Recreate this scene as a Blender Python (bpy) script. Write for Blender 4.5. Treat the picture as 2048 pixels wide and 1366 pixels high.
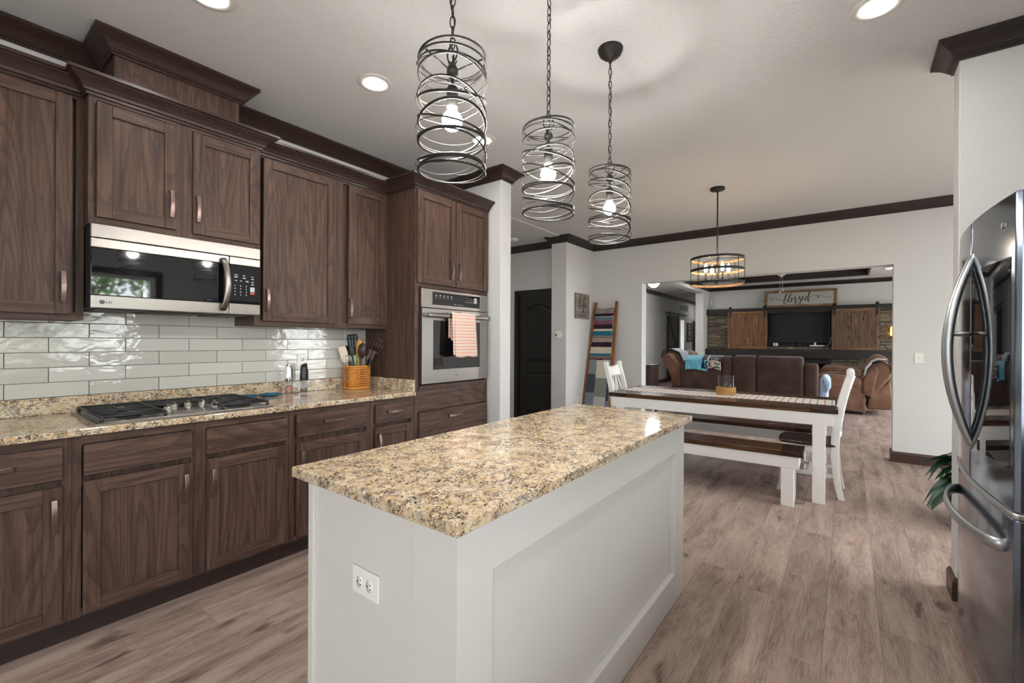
import bpy, bmesh, math, random
from mathutils import Vector, Matrix
PI = math.pi
R = math.radians
scene = bpy.context.scene
C = scene.collection
for o in list(bpy.data.objects):
    bpy.data.objects.remove(o, do_unlink=True)

# ------------------------------------------------------------------ camera
CAM_H = 1.30
yaw, pit, rol = R(37.0757), R(-0.0734), R(0.31)
fw = Vector((-math.sin(yaw) * math.cos(pit), math.cos(yaw) * math.cos(pit), math.sin(pit)))
rt = Vector((math.cos(yaw), math.sin(yaw), 0))
up = rt.cross(fw)
rt2 = rt * math.cos(rol) + up * math.sin(rol)
up2 = up * math.cos(rol) - rt * math.sin(rol)
cd = bpy.data.cameras.new('camera')
cam = bpy.data.objects.new('camera', cd)
C.objects.link(cam)
cam.matrix_world = Matrix(((rt2.x, up2.x, -fw.x, 0), (rt2.y, up2.y, -fw.y, 0), (rt2.z, up2.z, -fw.z, CAM_H), (0, 0, 0, 1)))
cd.sensor_fit = 'HORIZONTAL'
cd.sensor_width = 36.0
cd.lens = 893.475 / 2048 * 36.0
cd.clip_start = 0.02
cd.clip_end = 200
scene.camera = cam

# ------------------------------------------------------------------ world, exposure, light levels
w = bpy.data.worlds.new('sky')
scene.world = w
w.use_nodes = True
wn = w.node_tree
bg = wn.nodes['Background']
sky = wn.nodes.new('ShaderNodeTexSky')
sky.sky_type = 'HOSEK_WILKIE'
sky.turbidity = 3.0
sky.ground_albedo = 0.4
sky.sun_direction = Vector((-0.35, -0.55, 0.75)).normalized()
mixw = wn.nodes.new('ShaderNodeMix'); mixw.data_type = 'RGBA'
mixw.inputs[0].default_value = 0.62
mixw.inputs[7].default_value = (0.95, 0.975, 1.0, 1)
wn.links.new(sky.outputs[0], mixw.inputs[6])
wn.links.new(mixw.outputs[2], bg.inputs[0])
bg.inputs[1].default_value = 8.5
scene.view_settings.view_transform = 'Standard'
scene.view_settings.look = 'None'
scene.view_settings.gamma = 1.0
scene.view_settings.use_curve_mapping = False
scene.view_settings.exposure = 1.15
DOWNLIGHT_S = 60.0      # emission of a recessed lamp's lens
BULB_S = 250.0            # pendant globe bulbs
CANDLE_S = 60.0         # chandelier candle bulbs
DOME_S = 40.0            # hall dome lamp

def portal(name, loc, rot, sx, sy):
    l = bpy.data.lights.new(name, 'AREA'); l.shape = 'RECTANGLE'; l.size = sx; l.size_y = sy
    o = bpy.data.objects.new(name, l); C.objects.link(o); o.location = loc; o.rotation_euler = rot
    l.cycles.is_portal = True
    return o
portal('daylight_portal', (1.33, 0.95, 1.55), (0, R(90), 0), 0.95, 1.5)
portal('daylight_portal', (2.68, 4.5, 1.15), (0, R(90), 0), 2.1, 2.2)
portal('daylight_portal', (-1.2, -3.08, 1.55), (R(90), 0, 0), 1.4, 1.2)
portal('daylight_portal', (3.08, 10.0, 1.3), (0, R(90), 0), 2.1, 5.4)
portal('daylight_portal', (1.33, -1.6, 1.3), (0, R(90), 0), 2.1, 2.0)

# ------------------------------------------------------------------ mesh helpers
class MB:
    def __init__(self):
        self.v, self.f, self.m, self.s = [], [], [], []
    def add(self, verts, faces, mat=0, smooth=False):
        b = len(self.v)
        self.v += [tuple(p) for p in verts]
        for f in faces:
            self.f.append([b + i for i in f]); self.m.append(mat); self.s.append(smooth)
        return self
    def box(self, x0, x1, y0, y1, z0, z1, mat=0):
        if x0 > x1: x0, x1 = x1, x0
        if y0 > y1: y0, y1 = y1, y0
        if z0 > z1: z0, z1 = z1, z0
        v = [(x0, y0, z0), (x1, y0, z0), (x1, y1, z0), (x0, y1, z0), (x0, y0, z1), (x1, y0, z1), (x1, y1, z1), (x0, y1, z1)]
        return self.add(v, [(0, 3, 2, 1), (4, 5, 6, 7), (0, 1, 5, 4), (1, 2, 6, 5), (2, 3, 7, 6), (3, 0, 4, 7)], mat)
    def hexa(self, bot, top, mat=0, smooth=False):
        n = len(bot)
        fs = [tuple(reversed(range(n))), tuple(range(n, 2 * n))]
        for i in range(n):
            j = (i + 1) % n
            fs.append((i, j, n + j, n + i))
        return self.add(list(bot) + list(top), fs, mat, smooth)
    def prism(self, poly, axis, a0, a1, mat=0, smooth=False):
        # poly: 2-D points in the plane of the two other axes (x: y,z  y: x,z  z: x,y)
        def P(p, a):
            return (a, p[0], p[1]) if axis == 'x' else ((p[0], a, p[1]) if axis == 'y' else (p[0], p[1], a))
        return self.hexa([P(p, a0) for p in poly], [P(p, a1) for p in poly], mat, smooth)
    def tube(self, pts, r, n=8, mat=0, closed=False, flat=None, caps=True):
        pts = [Vector(p) for p in pts]
        rs = r if isinstance(r, list) else [r] * len(pts)
        N = len(pts)
        vs = []
        prev = None
        for i, p in enumerate(pts):
            a = pts[(i - 1) % N] if (closed or i > 0) else p
            b = pts[(i + 1) % N] if (closed or i < N - 1) else p
            t = (b - a)
            t = t.normalized() if t.length > 1e-9 else Vector((0, 0, 1))
            if prev is None:
                u = t.orthogonal().normalized()
                if flat is not None:
                    u = (Vector(flat) - t * t.dot(Vector(flat))).normalized()
            else:
                u = prev - t * t.dot(prev)
                u = u.normalized() if u.length > 1e-6 else t.orthogonal().normalized()
            prev = u
            wv = t.cross(u)
            ra = rs[i]
            rx, ry = (ra if isinstance(ra, (list, tuple)) else (ra, ra))
            for k in range(n):
                an = 2 * PI * k / n
                vs.append(p + u * math.cos(an) * rx + wv * math.sin(an) * ry)
        fs = []
        M = N if closed else N - 1
        for i in range(M):
            j = (i + 1) % N
            for k in range(n):
                l = (k + 1) % n
                fs.append((i * n + k, i * n + l, j * n + l, j * n + k))
        if not closed and caps:
            fs.append(tuple(reversed(range(n)))); fs.append(tuple(range((N - 1) * n, N * n)))
        return self.add(vs, fs, mat, True)
    def lathe(self, prof, c=(0, 0, 0), n=24, mat=0, axis='z', smooth=True, sx=1, sy=1, caps=True):
        # prof: (radius, height)
        vs, fs = [], []
        for (r_, h) in prof:
            for k in range(n):
                a = 2 * PI * k / n
                q = (r_ * math.cos(a) * sx, r_ * math.sin(a) * sy, h)
                if axis == 'x': q = (q[2], q[0], q[1])
                elif axis == 'y': q = (q[0], -q[2], q[1]) if False else (q[0], q[2], q[1])
                vs.append((c[0] + q[0], c[1] + q[1], c[2] + q[2]))
        for i in range(len(prof) - 1):
            for k in range(n):
                l = (k + 1) % n
                fs.append((i * n + k, i * n + l, (i + 1) * n + l, (i + 1) * n + k))
        if caps and prof[0][0] > 1e-6: fs.append(tuple(reversed(range(n))))
        if caps and prof[-1][0] > 1e-6: fs.append(tuple(range((len(prof) - 1) * n, len(prof) * n)))
        self.add(vs, fs, mat, smooth)
        return self
    def grid(self, fn, nu, nv, mat=0, smooth=True):
        vs = [fn(i / nu, j / nv) for j in range(nv + 1) for i in range(nu + 1)]
        fs = [(j * (nu + 1) + i, j * (nu + 1) + i + 1, (j + 1) * (nu + 1) + i + 1, (j + 1) * (nu + 1) + i) for j in range(nv) for i in range(nu)]
        return self.add(vs, fs, mat, smooth)
    def sweep(self, prof, path, z, mat=0, closed=False, ends=True, side=1):
        # crown / base profile (d outwards, h upwards) swept along a plan path with mitred corners
        n = len(path); m = len(prof)
        vs = []
        P = [Vector((p[0], p[1])) for p in path]
        for i in range(n):
            dirs = []
            if i > 0: dirs.append((P[i] - P[i - 1]).normalized())
            if i < n - 1: dirs.append((P[i + 1] - P[i]).normalized())
            nr = [Vector((d.y, -d.x)) * side for d in dirs]
            if len(nr) == 2:
                s = nr[0] + nr[1]
                mv = s / (s.dot(nr[0]))
            else:
                mv = nr[0]
            for (d, h) in prof:
                q = P[i] + mv * d
                vs.append((q.x, q.y, z + h))
        fs = []
        for i in range(n - 1):
            for k in range(m):
                l = (k + 1) % m
                fs.append((i * m + k, i * m + l, (i + 1) * m + l, (i + 1) * m + k))
        if ends:
            fs.append(tuple(reversed(range(m)))); fs.append(tuple(range((n - 1) * m, n * m)))
        return self.add(vs, fs, mat)
    def build(self, name, mats, parent=None, local=False, bevel=0, seg=2, subsurf=0, solid=0, auto=True, kind=None):
        me = bpy.data.meshes.new(name)
        off = Vector((0, 0, 0))
        if parent is not None and not local:
            r_ = parent
            while r_.parent is not None: r_ = r_.parent
            off = r_.location.copy()
        me.from_pydata([tuple(Vector(p) - off) for p in self.v], [], self.f)
        if not isinstance(mats, (list, tuple)): mats = [mats]
        for mm in mats: me.materials.append(mm)
        for p, mi, sm in zip(me.polygons, self.m, self.s):
            p.material_index = mi; p.use_smooth = sm
        bm = bmesh.new(); bm.from_mesh(me)
        bmesh.ops.recalc_face_normals(bm, faces=bm.faces)
        bm.to_mesh(me); bm.free()
        o = bpy.data.objects.new(name, me)
        C.objects.link(o)
        if parent is not None: o.parent = parent
        if solid:
            md = o.modifiers.new('thickness', 'SOLIDIFY'); md.thickness = solid; md.offset = 0
        if bevel:
            md = o.modifiers.new('edge', 'BEVEL'); md.width = bevel; md.segments = seg; md.limit_method = 'ANGLE'; md.angle_limit = R(35)
        if subsurf:
            md = o.modifiers.new('smooth', 'SUBSURF'); md.levels = subsurf; md.render_levels = subsurf
        if kind: o['kind'] = kind
        return o

def thing(name, label, cat, loc=(0, 0, 0), rz=0, group=None):
    o = bpy.data.objects.new(name, None); C.objects.link(o)
    o.location = loc; o.rotation_euler = (0, 0, rz); o.empty_display_size = 0.1
    o['label'] = label; o['category'] = cat
    if group: o['group'] = group
    return o
def tag(o, label, cat, group=None):
    o['label'] = label; o['category'] = cat
    if group: o['group'] = group
    return o
def dup(root, loc, rz=None, label=None, group=None):
    r_ = root.copy(); C.objects.link(r_); r_.location = loc
    if rz is not None: r_.rotation_euler = (0, 0, rz)
    if label: r_['label'] = label
    if group: r_['group'] = group
    for ch in list(root.children):
        c = ch.copy(); C.objects.link(c); c.parent = r_
        for g in ch.children:
            d = g.copy(); C.objects.link(d); d.parent = c
    return r_
def text_mesh(name, txt, size, mat, parent, M, extrude=0.0006, align='LEFT', shear=0, space=1.0):
    # M maps text-plane (x right, y up, z out) to local space of the parent
    cu = bpy.data.curves.new(name, 'FONT'); cu.body = txt; cu.size = size; cu.extrude = extrude; cu.align_x = align; cu.shear = shear; cu.space_character = space
    cu.resolution_u = 3
    t = bpy.data.objects.new(name, cu); C.objects.link(t)
    dg = bpy.context.evaluated_depsgraph_get()
    me = bpy.data.meshes.new_from_object(t.evaluated_get(dg))
    bpy.data.objects.remove(t, do_unlink=True)
    me.transform(M)
    me.materials.clear(); me.materials.append(mat)
    o = bpy.data.objects.new(name, me); C.objects.link(o)
    if parent is not None: o.parent = parent
    return o
def frameM(org, xd, yd):
    x = Vector(xd).normalized(); y = Vector(yd).normalized(); z = x.cross(y)
    return Matrix(((x.x, y.x, z.x, org[0]), (x.y, y.y, z.y, org[1]), (x.z, y.z, z.z, org[2]), (0, 0, 0, 1)))
def cr(pts, n=8):
    # Catmull-Rom through points
    P = [Vector(p) for p in pts]
    P = [P[0] * 2 - P[1]] + P + [P[-1] * 2 - P[-2]]
    out = []
    for i in range(1, len(P) - 2):
        for k in range(n):
            t = k / n
            a, b, c_, d = P[i - 1], P[i], P[i + 1], P[i + 2]
            out.append(0.5 * ((2 * b) + (c_ - a) * t + (2 * a - 5 * b + 4 * c_ - d) * t * t + (-a + 3 * b - 3 * c_ + d) * t ** 3))
    out.append(P[-2])
    return out
# ------------------------------------------------------------------ materials
def srgb(r, g, b):
    def f(c):
        c /= 255.0
        return c / 12.92 if c <= 0.04045 else ((c + 0.055) / 1.055) ** 2.4
    return (f(r), f(g), f(b), 1)
class NT:
    def __init__(self, name):
        self.mat = bpy.data.materials.new(name); self.mat.use_nodes = True
        self.t = self.mat.node_tree
        self.b = self.t.nodes['Principled BSDF']
        self.out = self.t.nodes['Material Output']
    def n(self, typ, ins=None, **props):
        nd = self.t.nodes.new('ShaderNode' + typ)
        for k, v in props.items(): setattr(nd, k, v)
        for k, v in (ins or {}).items(): self.set(nd.inputs[k], v)
        return nd
    def set(self, sock, v):
        if hasattr(v, 'outputs'): v = v.outputs[0]
        if hasattr(v, 'is_output'): self.t.links.new(v, sock)
        elif isinstance(v, (tuple, list)) and len(v) == 3 and sock.type == 'RGBA': sock.default_value = (*v, 1)
        else: sock.default_value = v
    def math(self, op, a, b=0.0, c=None, clamp=False):
        nd = self.n('Math', operation=op, use_clamp=clamp)
        self.set(nd.inputs[0], a); self.set(nd.inputs[1], b)
        if c is not None: self.set(nd.inputs[2], c)
        return nd.outputs[0]
    def vmath(self, op, a, b):
        nd = self.n('VectorMath', operation=op); self.set(nd.inputs[0], a); self.set(nd.inputs[1], b)
        return nd.outputs[0]
    def mix(self, f, a, b, blend='MIX'):
        nd = self.n('Mix', data_type='RGBA', blend_type=blend, clamp_factor=True)
        self.set(nd.inputs[0], f); self.set(nd.inputs[6], a); self.set(nd.inputs[7], b)
        return nd.outputs[2]
    def ramp(self, f, stops, interp='LINEAR'):
        nd = self.n('ValToRGB'); nd.color_ramp.interpolation = interp
        el = nd.color_ramp.elements
        while len(el) < len(stops): el.new(0.5)
        for e, (p, c) in zip(el, stops):
            e.position = p; e.color = c if len(c) == 4 else (*c, 1)
        self.set(nd.inputs[0], f)
        return nd.outputs[0]
    def noise(self, vec, scale, detail=2.0, rough=0.5, dist=0.0):
        nd = self.n('TexNoise', {'Scale': scale, 'Detail': detail, 'Roughness': rough, 'Distortion': dist})
        if vec is not None: self.set(nd.inputs['Vector'], vec)
        return nd.outputs[0]
    def sstep(self, v, a, b):
        nd = self.n('MapRange', interpolation_type='SMOOTHSTEP'); self.set(nd.inputs[0], v)
        nd.inputs[1].default_value = a; nd.inputs[2].default_value = b
        return nd.outputs[0]
    def pos(self, scale=(1, 1, 1), island=False, obj=False):
        p = self.n('TexCoord').outputs['Object'] if obj else self.n('NewGeometry').outputs['Position']
        if island:
            g = self.n('NewGeometry').outputs['Random Per Island']
            p = self.vmath('ADD', p, self.vmath('MULTIPLY', g_vec(self, g), (17.3, 23.7, 31.1)))
        return self.vmath('MULTIPLY', p, scale)
    def bump(self, h, strength=0.2, dist=0.01):
        nd = self.n('Bump', {'Strength': strength, 'Distance': dist}); self.set(nd.inputs['Height'], h)
        self.t.links.new(nd.outputs[0], self.b.inputs['Normal'])
    def done(self, color=None, rough=None, metal=None, spec=None, coat=None):
        if color is not None: self.set(self.b.inputs['Base Color'], color)
        if rough is not None: self.set(self.b.inputs['Roughness'], rough)
        if metal is not None: self.set(self.b.inputs['Metallic'], metal)
        if spec is not None: self.set(self.b.inputs['Specular IOR Level'], spec)
        if coat is not None: self.set(self.b.inputs['Coat Weight'], coat); self.b.inputs['Coat Roughness'].default_value = 0.08
        return self.mat
def g_vec(nt, v):
    nd = nt.n('CombineXYZ'); nt.set(nd.inputs[0], v); nt.set(nd.inputs[1], v); nt.set(nd.inputs[2], v)
    return nd.outputs[0]
def plain(name, col, rough=0.5, metal=0.0, spec=0.5, noise=0.0, scale=40, bump=0.0):
    t = NT(name)
    c = col
    if noise:
        nv = t.noise(t.pos(), scale, 3)
        d = tuple(x * (1 - noise) for x in col[:3]) + (1,); l = tuple(min(1, x * (1 + noise)) for x in col[:3]) + (1,)
        c = t.mix(nv, d, l)
    if bump: t.bump(t.noise(t.pos(), scale, 3), bump, 0.004)
    return t.done(c, rough, metal, spec)
def emis(name, col, s):
    t = NT(name)
    t.b.inputs['Base Color'].default_value = (0.8, 0.8, 0.8, 1)
    t.b.inputs['Emission Color'].default_value = col
    t.b.inputs['Emission Strength'].default_value = s
    return t.mat
def wood(name, axis, dark, mid, light, rough=0.4, ring=9.0, across=5.0, along=0.55, bump=0.12, pore=0.55, spec=0.35, knots=False, line=0.5):
    t = NT(name)
    a = {'x': 0, 'y': 1, 'z': 2}[axis]
    s1 = [across] * 3; s1[a] = along
    s2 = [330.0] * 3; s2[a] = 9.0
    s3 = [45.0] * 3; s3[a] = 2.2
    s5 = [60.0] * 3; s5[a] = 14.0
    p1 = t.pos(tuple(s1), island=True); p2 = t.pos(tuple(s2), island=True); p3 = t.pos(tuple(s3), island=True); p5 = t.pos(tuple(s5), island=True)
    n1 = t.noise(p1, 1.0, 1.0, 0.4, 0.15)
    jag = t.noise(p5, 1.0, 3.0, 0.6)
    ph = t.math('ADD', t.math('MULTIPLY', n1, ring * 2.6), t.math('MULTIPLY', jag, 0.55))
    fr = t.math('FRACT', ph)
    # growth rings: slow rise, sharp dark latewood edge
    ringv = t.math('MULTIPLY', t.sstep(fr, 0.35, 0.95), t.math('SUBTRACT', 1.0, t.sstep(fr, 0.95, 1.0)))
    n2 = t.noise(p2, 1.0, 2.0, 0.6)
    n3 = t.noise(p3, 1.0, 3.0, 0.6)
    col = t.ramp(n3, [(0.22, dark), (0.48, mid), (0.78, light)])
    col = t.mix(t.math('MULTIPLY', ringv, line), col, dark)
    pm = t.sstep(n2, 0.50, 0.70)
    col = t.mix(t.math('MULTIPLY', pm, pore), col, dark)
    g = t.n('NewGeometry').outputs['Random Per Island']
    col = t.mix(t.math('MULTIPLY', g, 0.22), col, tuple(x * 0.55 for x in mid[:3]) + (1,))
    if knots:
        s4 = [7.0] * 3; s4[a] = 2.6
        vo = t.n('TexVoronoi', {'Scale': 1.0}); t.set(vo.inputs['Vector'], t.pos(tuple(s4), island=True))
        col = t.mix(t.math('SUBTRACT', 1.0, t.sstep(vo.outputs['Distance'], 0.05, 0.20)), col, tuple(x * 0.35 for x in dark[:3]) + (1,))
    if bump: t.bump(t.math('ADD', t.math('MULTIPLY', n2, 0.6), t.math('MULTIPLY', ringv, -0.4)), bump, 0.002)
    return t.done(col, rough, 0.0, spec)
OD, OM, OL = srgb(46, 32, 27), srgb(84, 63, 53), srgb(106, 81, 69)
M = {}
M['oak_z'] = wood('stained_oak_upright', 'z', OD, OM, OL, 0.5, spec=0.3)
M['oak_y'] = wood('stained_oak_level', 'y', OD, OM, OL, 0.5, spec=0.3)
M['oak_x'] = wood('stained_oak_deep', 'x', OD, OM, OL, 0.5, spec=0.3)
M['crown'] = wood('espresso_moulding', 'y', srgb(48, 35, 31), srgb(60, 45, 40), srgb(68, 52, 46), 0.36, pore=0.15, bump=0.03)
M['espresso'] = plain('espresso_trim', srgb(46, 38, 36), 0.42, noise=0.12, scale=14)
M['skirting'] = plain('dark_brown_skirting', srgb(62, 42, 34), 0.4, noise=0.1, scale=14)
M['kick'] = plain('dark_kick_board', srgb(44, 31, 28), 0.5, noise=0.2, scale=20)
t = NT('wall_paint'); t.bump(t.noise(t.pos(), 140, 3, 0.6), 0.10, 0.003)
M['wall'] = t.done(srgb(205, 204, 202), 0.75, 0, 0.25)
t = NT('ceiling_paint')
n_ = t.noise(t.pos((1, 1, 1)), 60, 4, 0.62, 0.6)
t.bump(t.sstep(n_, 0.42, 0.66), 0.35, 0.005)
M['ceil'] = t.done(srgb(210, 209, 207), 0.85, 0, 0.2)
M['sideroom'] = plain('taupe_side_room_paint', srgb(128, 118, 108), 0.8)
M['white'] = plain('white_satin_paint', srgb(206, 203, 196), 0.38, noise=0.015, scale=9)
M['whiteplastic'] = plain('white_plastic', srgb(228, 226, 220), 0.3)
M['chairwhite'] = plain('white_chair_paint', srgb(234, 232, 228), 0.35, noise=0.03, scale=30, bump=0.05)
# floor planks run along y
t = NT('plank_floor')
p = t.pos()
sx = t.n('SeparateXYZ'); t.set(sx.inputs[0], p)
u = t.math('DIVIDE', t.math('SUBTRACT', sx.outputs[0], 0.115), 0.2)
ui = t.math('FLOOR', u); uf = t.math('FRACT', u)
wn1 = t.n('TexWhiteNoise', noise_dimensions='1D'); t.set(wn1.inputs['W'], ui)
v = t.math('ADD', t.math('DIVIDE', sx.outputs[1], 1.5), t.math('MULTIPLY', wn1.outputs['Value'], 7.31))
vi = t.math('FLOOR', v); vf = t.math('FRACT', v)
cx = t.n('CombineXYZ'); t.set(cx.inputs[0], ui); t.set(cx.inputs[1], vi)
wn2 = t.n('TexWhiteNoise', noise_dimensions='2D'); t.set(wn2.inputs['Vector'], cx.outputs[0])
off = t.vmath('MULTIPLY', wn2.outputs['Color'], (40, 40, 40))
q1 = t.vmath('ADD', t.vmath('MULTIPLY', p, (7.0, 1.1, 1)), off)
n1 = t.noise(q1, 1.0, 2.0, 0.45, 0.5)
q5 = t.vmath('ADD', t.vmath('MULTIPLY', p, (70, 12, 1)), off)
n5 = t.noise(q5, 1.0, 3.0, 0.6)
rf = t.math('FRACT', t.math('ADD', t.math('MULTIPLY', n1, 22.0), t.math('MULTIPLY', n5, 0.7)))
rg = t.math('MULTIPLY', t.sstep(rf, 0.3, 0.95), t.math('SUBTRACT', 1.0, t.sstep(rf, 0.95, 1.0)))
q2 = t.vmath('ADD', t.vmath('MULTIPLY', p, (260, 9.0, 1)), off)
n2 = t.noise(q2, 1.0, 3.0, 0.6)
q3 = t.vmath('ADD', t.vmath('MULTIPLY', p, (11.0, 1.7, 1)), off)
n3 = t.noise(q3, 1.0, 4.0, 0.55, 0.25)
f = t.math('ADD', t.math('MULTIPLY', n3, 0.58), t.math('SUBTRACT', t.math('MULTIPLY', n2, 0.40), t.math('MULTIPLY', rg, 0.05)))
q6 = t.vmath('ADD', t.vmath('MULTIPLY', p, (9.0, 3.5, 1)), off)
kn = t.sstep(t.noise(q6, 1.0, 2.0, 0.5, 0.6), 0.63, 0.78)
f = t.math('SUBTRACT', f, t.math('MULTIPLY', kn, 0.20))
col = t.ramp(f, [(0.26, srgb(92, 75, 67)), (0.40, srgb(138, 117, 107)), (0.52, srgb(164, 143, 132)), (0.70, srgb(184, 164, 153))])
tone = t.math('MULTIPLY_ADD', wn2.outputs['Value'], 0.20, 0.89)
tv = g_vec(t, tone)
col = t.mix(1.0, col, tv, 'MULTIPLY')
e1 = t.math('MINIMUM', t.math('MULTIPLY', uf, 0.2), t.math('MULTIPLY', t.math('SUBTRACT', 1.0, uf), 0.2))
e2 = t.math('MINIMUM', t.math('MULTIPLY', vf, 1.5), t.math('MULTIPLY', t.math('SUBTRACT', 1.0, vf), 1.5))
ed = t.sstep(t.math('MINIMUM', e1, e2), 0.0006, 0.0024)
col = t.mix(t.math('MULTIPLY_ADD', ed, -0.42, 0.42), col, srgb(84, 68, 60))
t.bump(t.math('ADD', t.math('MULTIPLY', ed, 0.8), t.math('MULTIPLY', n2, 0.2)), 0.22, 0.002)
M['floor'] = t.done(col, 0.52, 0, 0.3)
# granite
def granite(name):
    t = NT(name)
    p = t.pos()
    wob = t.n('TexNoise', {'Scale': 30.0, 'Detail': 2.0}); t.set(wob.inputs['Vector'], p)
    pw = t.vmath('ADD', p, t.vmath('MULTIPLY', wob.outputs['Color'], (0.030, 0.030, 0.030)))
    ps = t.vmath('MULTIPLY', pw, (1.0, 0.55, 1.0))
    n_big = t.noise(p, 20, 3, 0.55, 0.5)
    n_gold = t.noise(t.vmath('ADD', p, (5, 3, 1)), 42, 3, 0.6, 0.6)
    n_f = t.noise(t.vmath('ADD', ps, (2, 8, 4)), 150, 3, 0.62, 0.9)
    n_c = t.noise(t.vmath('ADD', p, (9, 1, 7)), 14, 3, 0.6, 0.8)
    n_g = t.noise(t.vmath('ADD', ps, (3, 3, 9)), 76, 4, 0.68, 1.4)
    vo = t.n('TexVoronoi', {'Scale': 60.0}, feature='DISTANCE_TO_EDGE'); t.set(vo.inputs['Vector'], pw)
    vc = t.n('TexVoronoi', {'Scale': 60.0}); t.set(vc.inputs['Vector'], pw)
    base = t.ramp(n_big, [(0.3, srgb(184, 158, 126)), (0.5, srgb(204, 181, 149)), (0.7, srgb(214, 196, 170))])
    sc = t.n('SeparateColor'); t.set(sc.inputs[0], vc.outputs['Color'])
    base = t.mix(t.math('MULTIPLY', t.sstep(sc.outputs[0], 0.55, 1.0), 0.5), base, srgb(220, 206, 184))
    base = t.mix(t.math('MULTIPLY', t.sstep(n_gold, 0.54, 0.68), 0.65), base, srgb(188, 148, 96))
    base = t.mix(t.math('MULTIPLY', t.sstep(sc.outputs[1], 0.80, 0.92), 0.6), base, srgb(158, 152, 146))
    edge = t.math('MULTIPLY', t.math('SUBTRACT', 1.0, t.sstep(vo.outputs[0], 0.03, 0.12)), t.sstep(n_c, 0.44, 0.60))
    base = t.mix(t.math('MULTIPLY', edge, 0.8), base, srgb(96, 80, 68))
    thr = t.math('SUBTRACT', n_f, t.math('MULTIPLY', t.math('SUBTRACT', n_c, 0.5), -0.25))
    base = t.mix(t.math('MULTIPLY', t.sstep(thr, 0.55, 0.61), 0.92), base, srgb(54, 44, 40))
    base = t.mix(t.math('MULTIPLY', t.sstep(n_g, 0.585, 0.64), 0.94), base, srgb(42, 36, 36))
    return t.done(base, 0.07, 0, 0.5)
M['granite'] = granite('speckled_granite')
# tile
t = NT('glazed_tile')
rnd = t.n('NewGeometry').outputs['Random Per Island']
col = t.ramp(rnd, [(0.0, srgb(182, 179, 170)), (0.5, srgb(191, 188, 179)), (1.0, srgb(198, 196, 187))])
t.bump(t.math('ADD', t.noise(t.pos((1, 5, 11), island=True), 2.0, 1.5, 0.5, 0.3), t.math('MULTIPLY', t.noise(t.pos((1, 14, 30), island=True), 2.0, 1.0), 0.2)), 0.2, 0.012)
M['tile'] = t.done(col, 0.06, 0, 0.6)
M['grout'] = plain('grey_grout', srgb(48, 45, 42), 0.9)
# metals
def steel(name, col, rough, axis='y', aniso=True):
    t = NT(name)
    s = [400.0] * 3; s['xyz'.index(axis)] = 3.0
    n = t.noise(t.pos(tuple(s)), 1.0, 2)
    t.b.inputs['Anisotropic'].default_value = 0.4
    return t.done(col, rough, 1.0)
M['steel'] = steel('brushed_steel', srgb(140, 134, 129), 0.33)
M['steel2'] = steel('fridge_steel', srgb(186, 188, 190), 0.34, 'z')
M['fridgegloss'] = plain('dark_glossy_steel', srgb(132, 142, 156), 0.13, 1.0)
M['chrome'] = plain('polished_chrome', srgb(215, 212, 208), 0.1, 1.0)
M['bronze'] = plain('oil_rubbed_bronze_pull', srgb(138, 118, 112), 0.34, 1.0)
M['iron'] = plain('black_iron', srgb(36, 33, 30), 0.5, 0.25)
M['black'] = plain('black_plastic', srgb(24, 24, 25), 0.35)
M['blackmatte'] = plain('matte_black_metal', srgb(30, 29, 28), 0.55, 0.2)
M['castiron'] = plain('cast_iron_grate', srgb(34, 34, 36), 0.5, 0.0)
M['blackglass'] = plain('black_appliance_glass', srgb(10, 12, 15), 0.03, 0.0, 0.9)
M['screen'] = plain('television_screen', srgb(48, 48, 48), 0.4, 0.0, 0.08)
M['logo'] = plain('grey_logo', srgb(92, 92, 94), 0.4)
M['print'] = plain('pale_grey_print', srgb(170, 172, 176), 0.5)
M['redprint'] = plain('red_print', srgb(170, 60, 50), 0.5)
M['blueprint'] = plain('blue_print', srgb(60, 120, 190), 0.5)
M['doorblack'] = plain('black_door_paint', srgb(34, 32, 29), 0.45, 0.0, 0.3, noise=0.05, scale=30)
M['ink'] = plain('black_lettering', srgb(38, 34, 33), 0.6)
def glass(name, tint=(1, 1, 1, 1), rough=0.0, refl=1.0):
    t = NT(name)
    tr = t.n('BsdfTransparent', {'Color': tint}); gl = t.n('BsdfGlossy', {'Roughness': rough})
    fr = t.n('Fresnel', {'IOR': 1.45}); bf = t.n('NewGeometry').outputs['Backfacing']
    mx = t.n('MixShader'); t.set(mx.inputs[0], t.math('MULTIPLY', fr.outputs[0], t.math('SUBTRACT', refl, bf, clamp=True))); t.t.links.new(tr.outputs[0], mx.inputs[1]); t.t.links.new(gl.outputs[0], mx.inputs[2])
    t.t.links.new(mx.outputs[0], t.out.inputs[0])
    return t.mat
M['pane'] = glass('window_glass')
M['clear'] = glass('clear_tumbler_glass', (0.93, 0.95, 0.97, 1), 0.02)
M['lens'] = emis('downlight_lens', (1.0, 0.985, 0.955, 1), DOWNLIGHT_S)
M['bulb'] = emis('frosted_bulb', (1.0, 0.985, 0.955, 1), BULB_S)
M['candle'] = emis('candle_bulb', (1.0, 0.79, 0.56, 1), CANDLE_S)
M['dome'] = emis('dome_lamp_glass', (0.96, 0.98, 1.0, 1), DOME_S)
M['amber'] = emis('amber_lamp', (1.0, 0.42, 0.06, 1), 3.0)
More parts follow.
